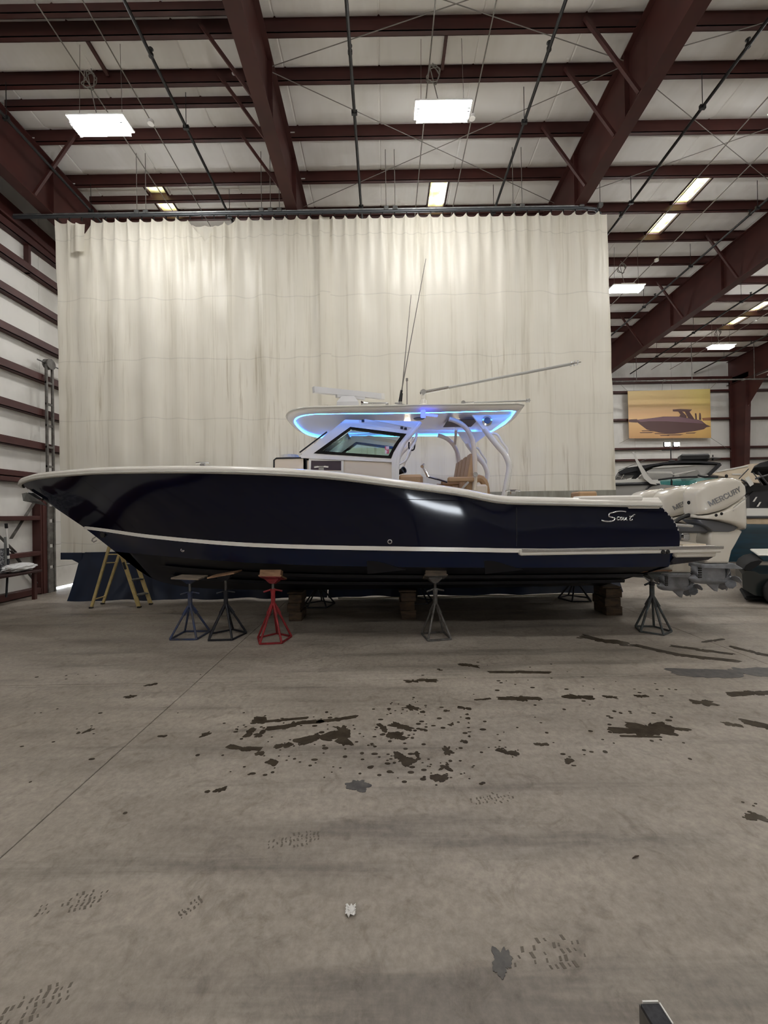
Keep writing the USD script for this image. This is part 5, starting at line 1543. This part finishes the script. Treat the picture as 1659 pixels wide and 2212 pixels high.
wet([stroke([(1460, 1452), (1560, 1455), (1660, 1450), (1740, 1452)], .13)], 'broad damp strip along the cross joint at the right edge', 'wet_grey')
wet([stroke([(1058, 1452), (1120, 1452), (1185, 1453)], .035), stroke([(995, 1435), (1030, 1440)], .04)], 'wet dashes along the floor joint, right of centre')
wet([stroke([(880, 1472), (900, 1472)], .035), stroke([(912, 1469), (938, 1470)], .045)], 'two small puddles on the joint at the floor centre')
wet([stroke([(275, 1505), (288, 1505)], .03), stroke([(315, 1481), (335, 1478)], .025)], 'small dark drops near the crossing joints at the left')
wet([stroke([(440, 1589), (452, 1584)], .03), stroke([(345, 1591), (357, 1591)], .018)], 'small drops left of the puddle group')
wet([stroke([(468, 1708), (485, 1704)], .022), stroke([(448, 1710)], .014)], 'dark drops low on the left')
wet([stroke([(188, 1580), (196, 1577)], .022), *splat(185, 1579, .06, 8, 20)], 'faint speckled drops at the far left')
wet([stroke([(766, 1697), (785, 1694)], .055)], 'grey damp oval below the centre of the floor', 'wet_grey')
wet([stroke([(1080, 2062), (1085, 2095)], .035)], 'dark damp spot near the bottom of the picture', 'wet_grey')
wet([stroke([(1615, 1763), (1640, 1767)], .03), *splat(1630, 1765, .07, 10, 21)], 'glossy drops at the right edge, lower down')
r = random.Random(5)
dr = []
for (x0, x1, y0, y1, n) in ((480, 800, 1530, 1680, 34), (800, 1050, 1500, 1700, 46), (1050, 1500, 1465, 1640, 44), (40, 460, 1440, 1760, 18), (900, 1300, 1430, 1480, 16)):
    for _ in range(n):
        c = ground(r.uniform(x0, x1), r.uniform(y0, y1))[:2]
        dr.append(affinity.scale(Point(c).buffer(r.uniform(.004, .014), 4), r.uniform(1, 2), 1))
single('water_drops', slab_xy(unary_union(dr + DROPS), .0006, .002), M['wet'], 'scatter of tiny dark water drops over the concrete floor', 'water drops', kind='stuff')


def shoe_print(px, py, ang, s, label, seed, half=False):
    r = random.Random(seed)
    c = ground(px, py)[:2]
    g = []
    for i in range(13):
        for j in range(5):
            if r.random() < .3 or (half and i > 5):
                continue
            u, v = (i - 6) * .021, (j - 2) * .019
            if abs(v) > .042 * (1 - .3 * abs(i - 8) / 8):
                continue
            w = r.uniform(.45, 1.1)
            P = np.array([(-.006, -.008), (.004, -.008), (.008, .008), (-.002, .008)]) * w * (1, 1 if j % 2 else -1) + (u + r.uniform(-.003, .003), v)
            P = P * s
            g.append(Polygon(np.c_[c[0] + P[:, 0] * math.cos(ang) - P[:, 1] * math.sin(ang), c[1] + P[:, 0] * math.sin(ang) + P[:, 1] * math.cos(ang)]).buffer(0))
    single('shoe_print', slab_xy(unary_union(g), .0004, .0012), M['mud'], label, 'shoe print', kind='stuff')


shoe_print(158, 1950, .25, 1.0, 'lug-soled muddy shoe print at the lower left', 1)
shoe_print(440, 1937, .9, .8, 'half muddy shoe print right of the lower left one', 2, True)
shoe_print(635, 1815, .2, 1.0, 'muddy shoe print in the middle, left of the paper scrap', 3)
shoe_print(1062, 1725, .2, 1.0, 'muddy shoe print right of the centre below the puddles', 4)
shoe_print(1175, 2060, .1, 1.2, 'large muddy sole print right of the dark damp spot', 5)
shoe_print(40, 2185, .4, 1.1, 'muddy shoe print in the bottom left corner', 6)
# torn paper scrap and a twig
c = ground(757, 1970)
rows = []
for i in range(9):
    rows.append([(c[0] - .02 + .005 * i + .004 * math.sin(3 * j + i), c[1] - .022 + .0055 * j + .006 * math.sin(i * 1.7), .004 + .012 * meshkit.noise(np.array([i * .7, j * .7, 2.]))) for j in range(9)])
single('paper_scrap', join(loft(rows), loft([[(x, y, z - .0015) for x, y, z in r_] for r_ in rows[::-1]])), M['white'], 'crumpled white scrap lying on the bare floor near the bottom', 'scrap')
a, b = ground(1366, 1856), ground(1380, 1850)
single('twig', tube([a + [0, 0, .004], (a + b) / 2 + [0, 0, .007], b + [0, 0, .004]], [.002, .004, .002], 6), M['wood_dark'], 'tiny brown twig on the floor at the right', 'twig')
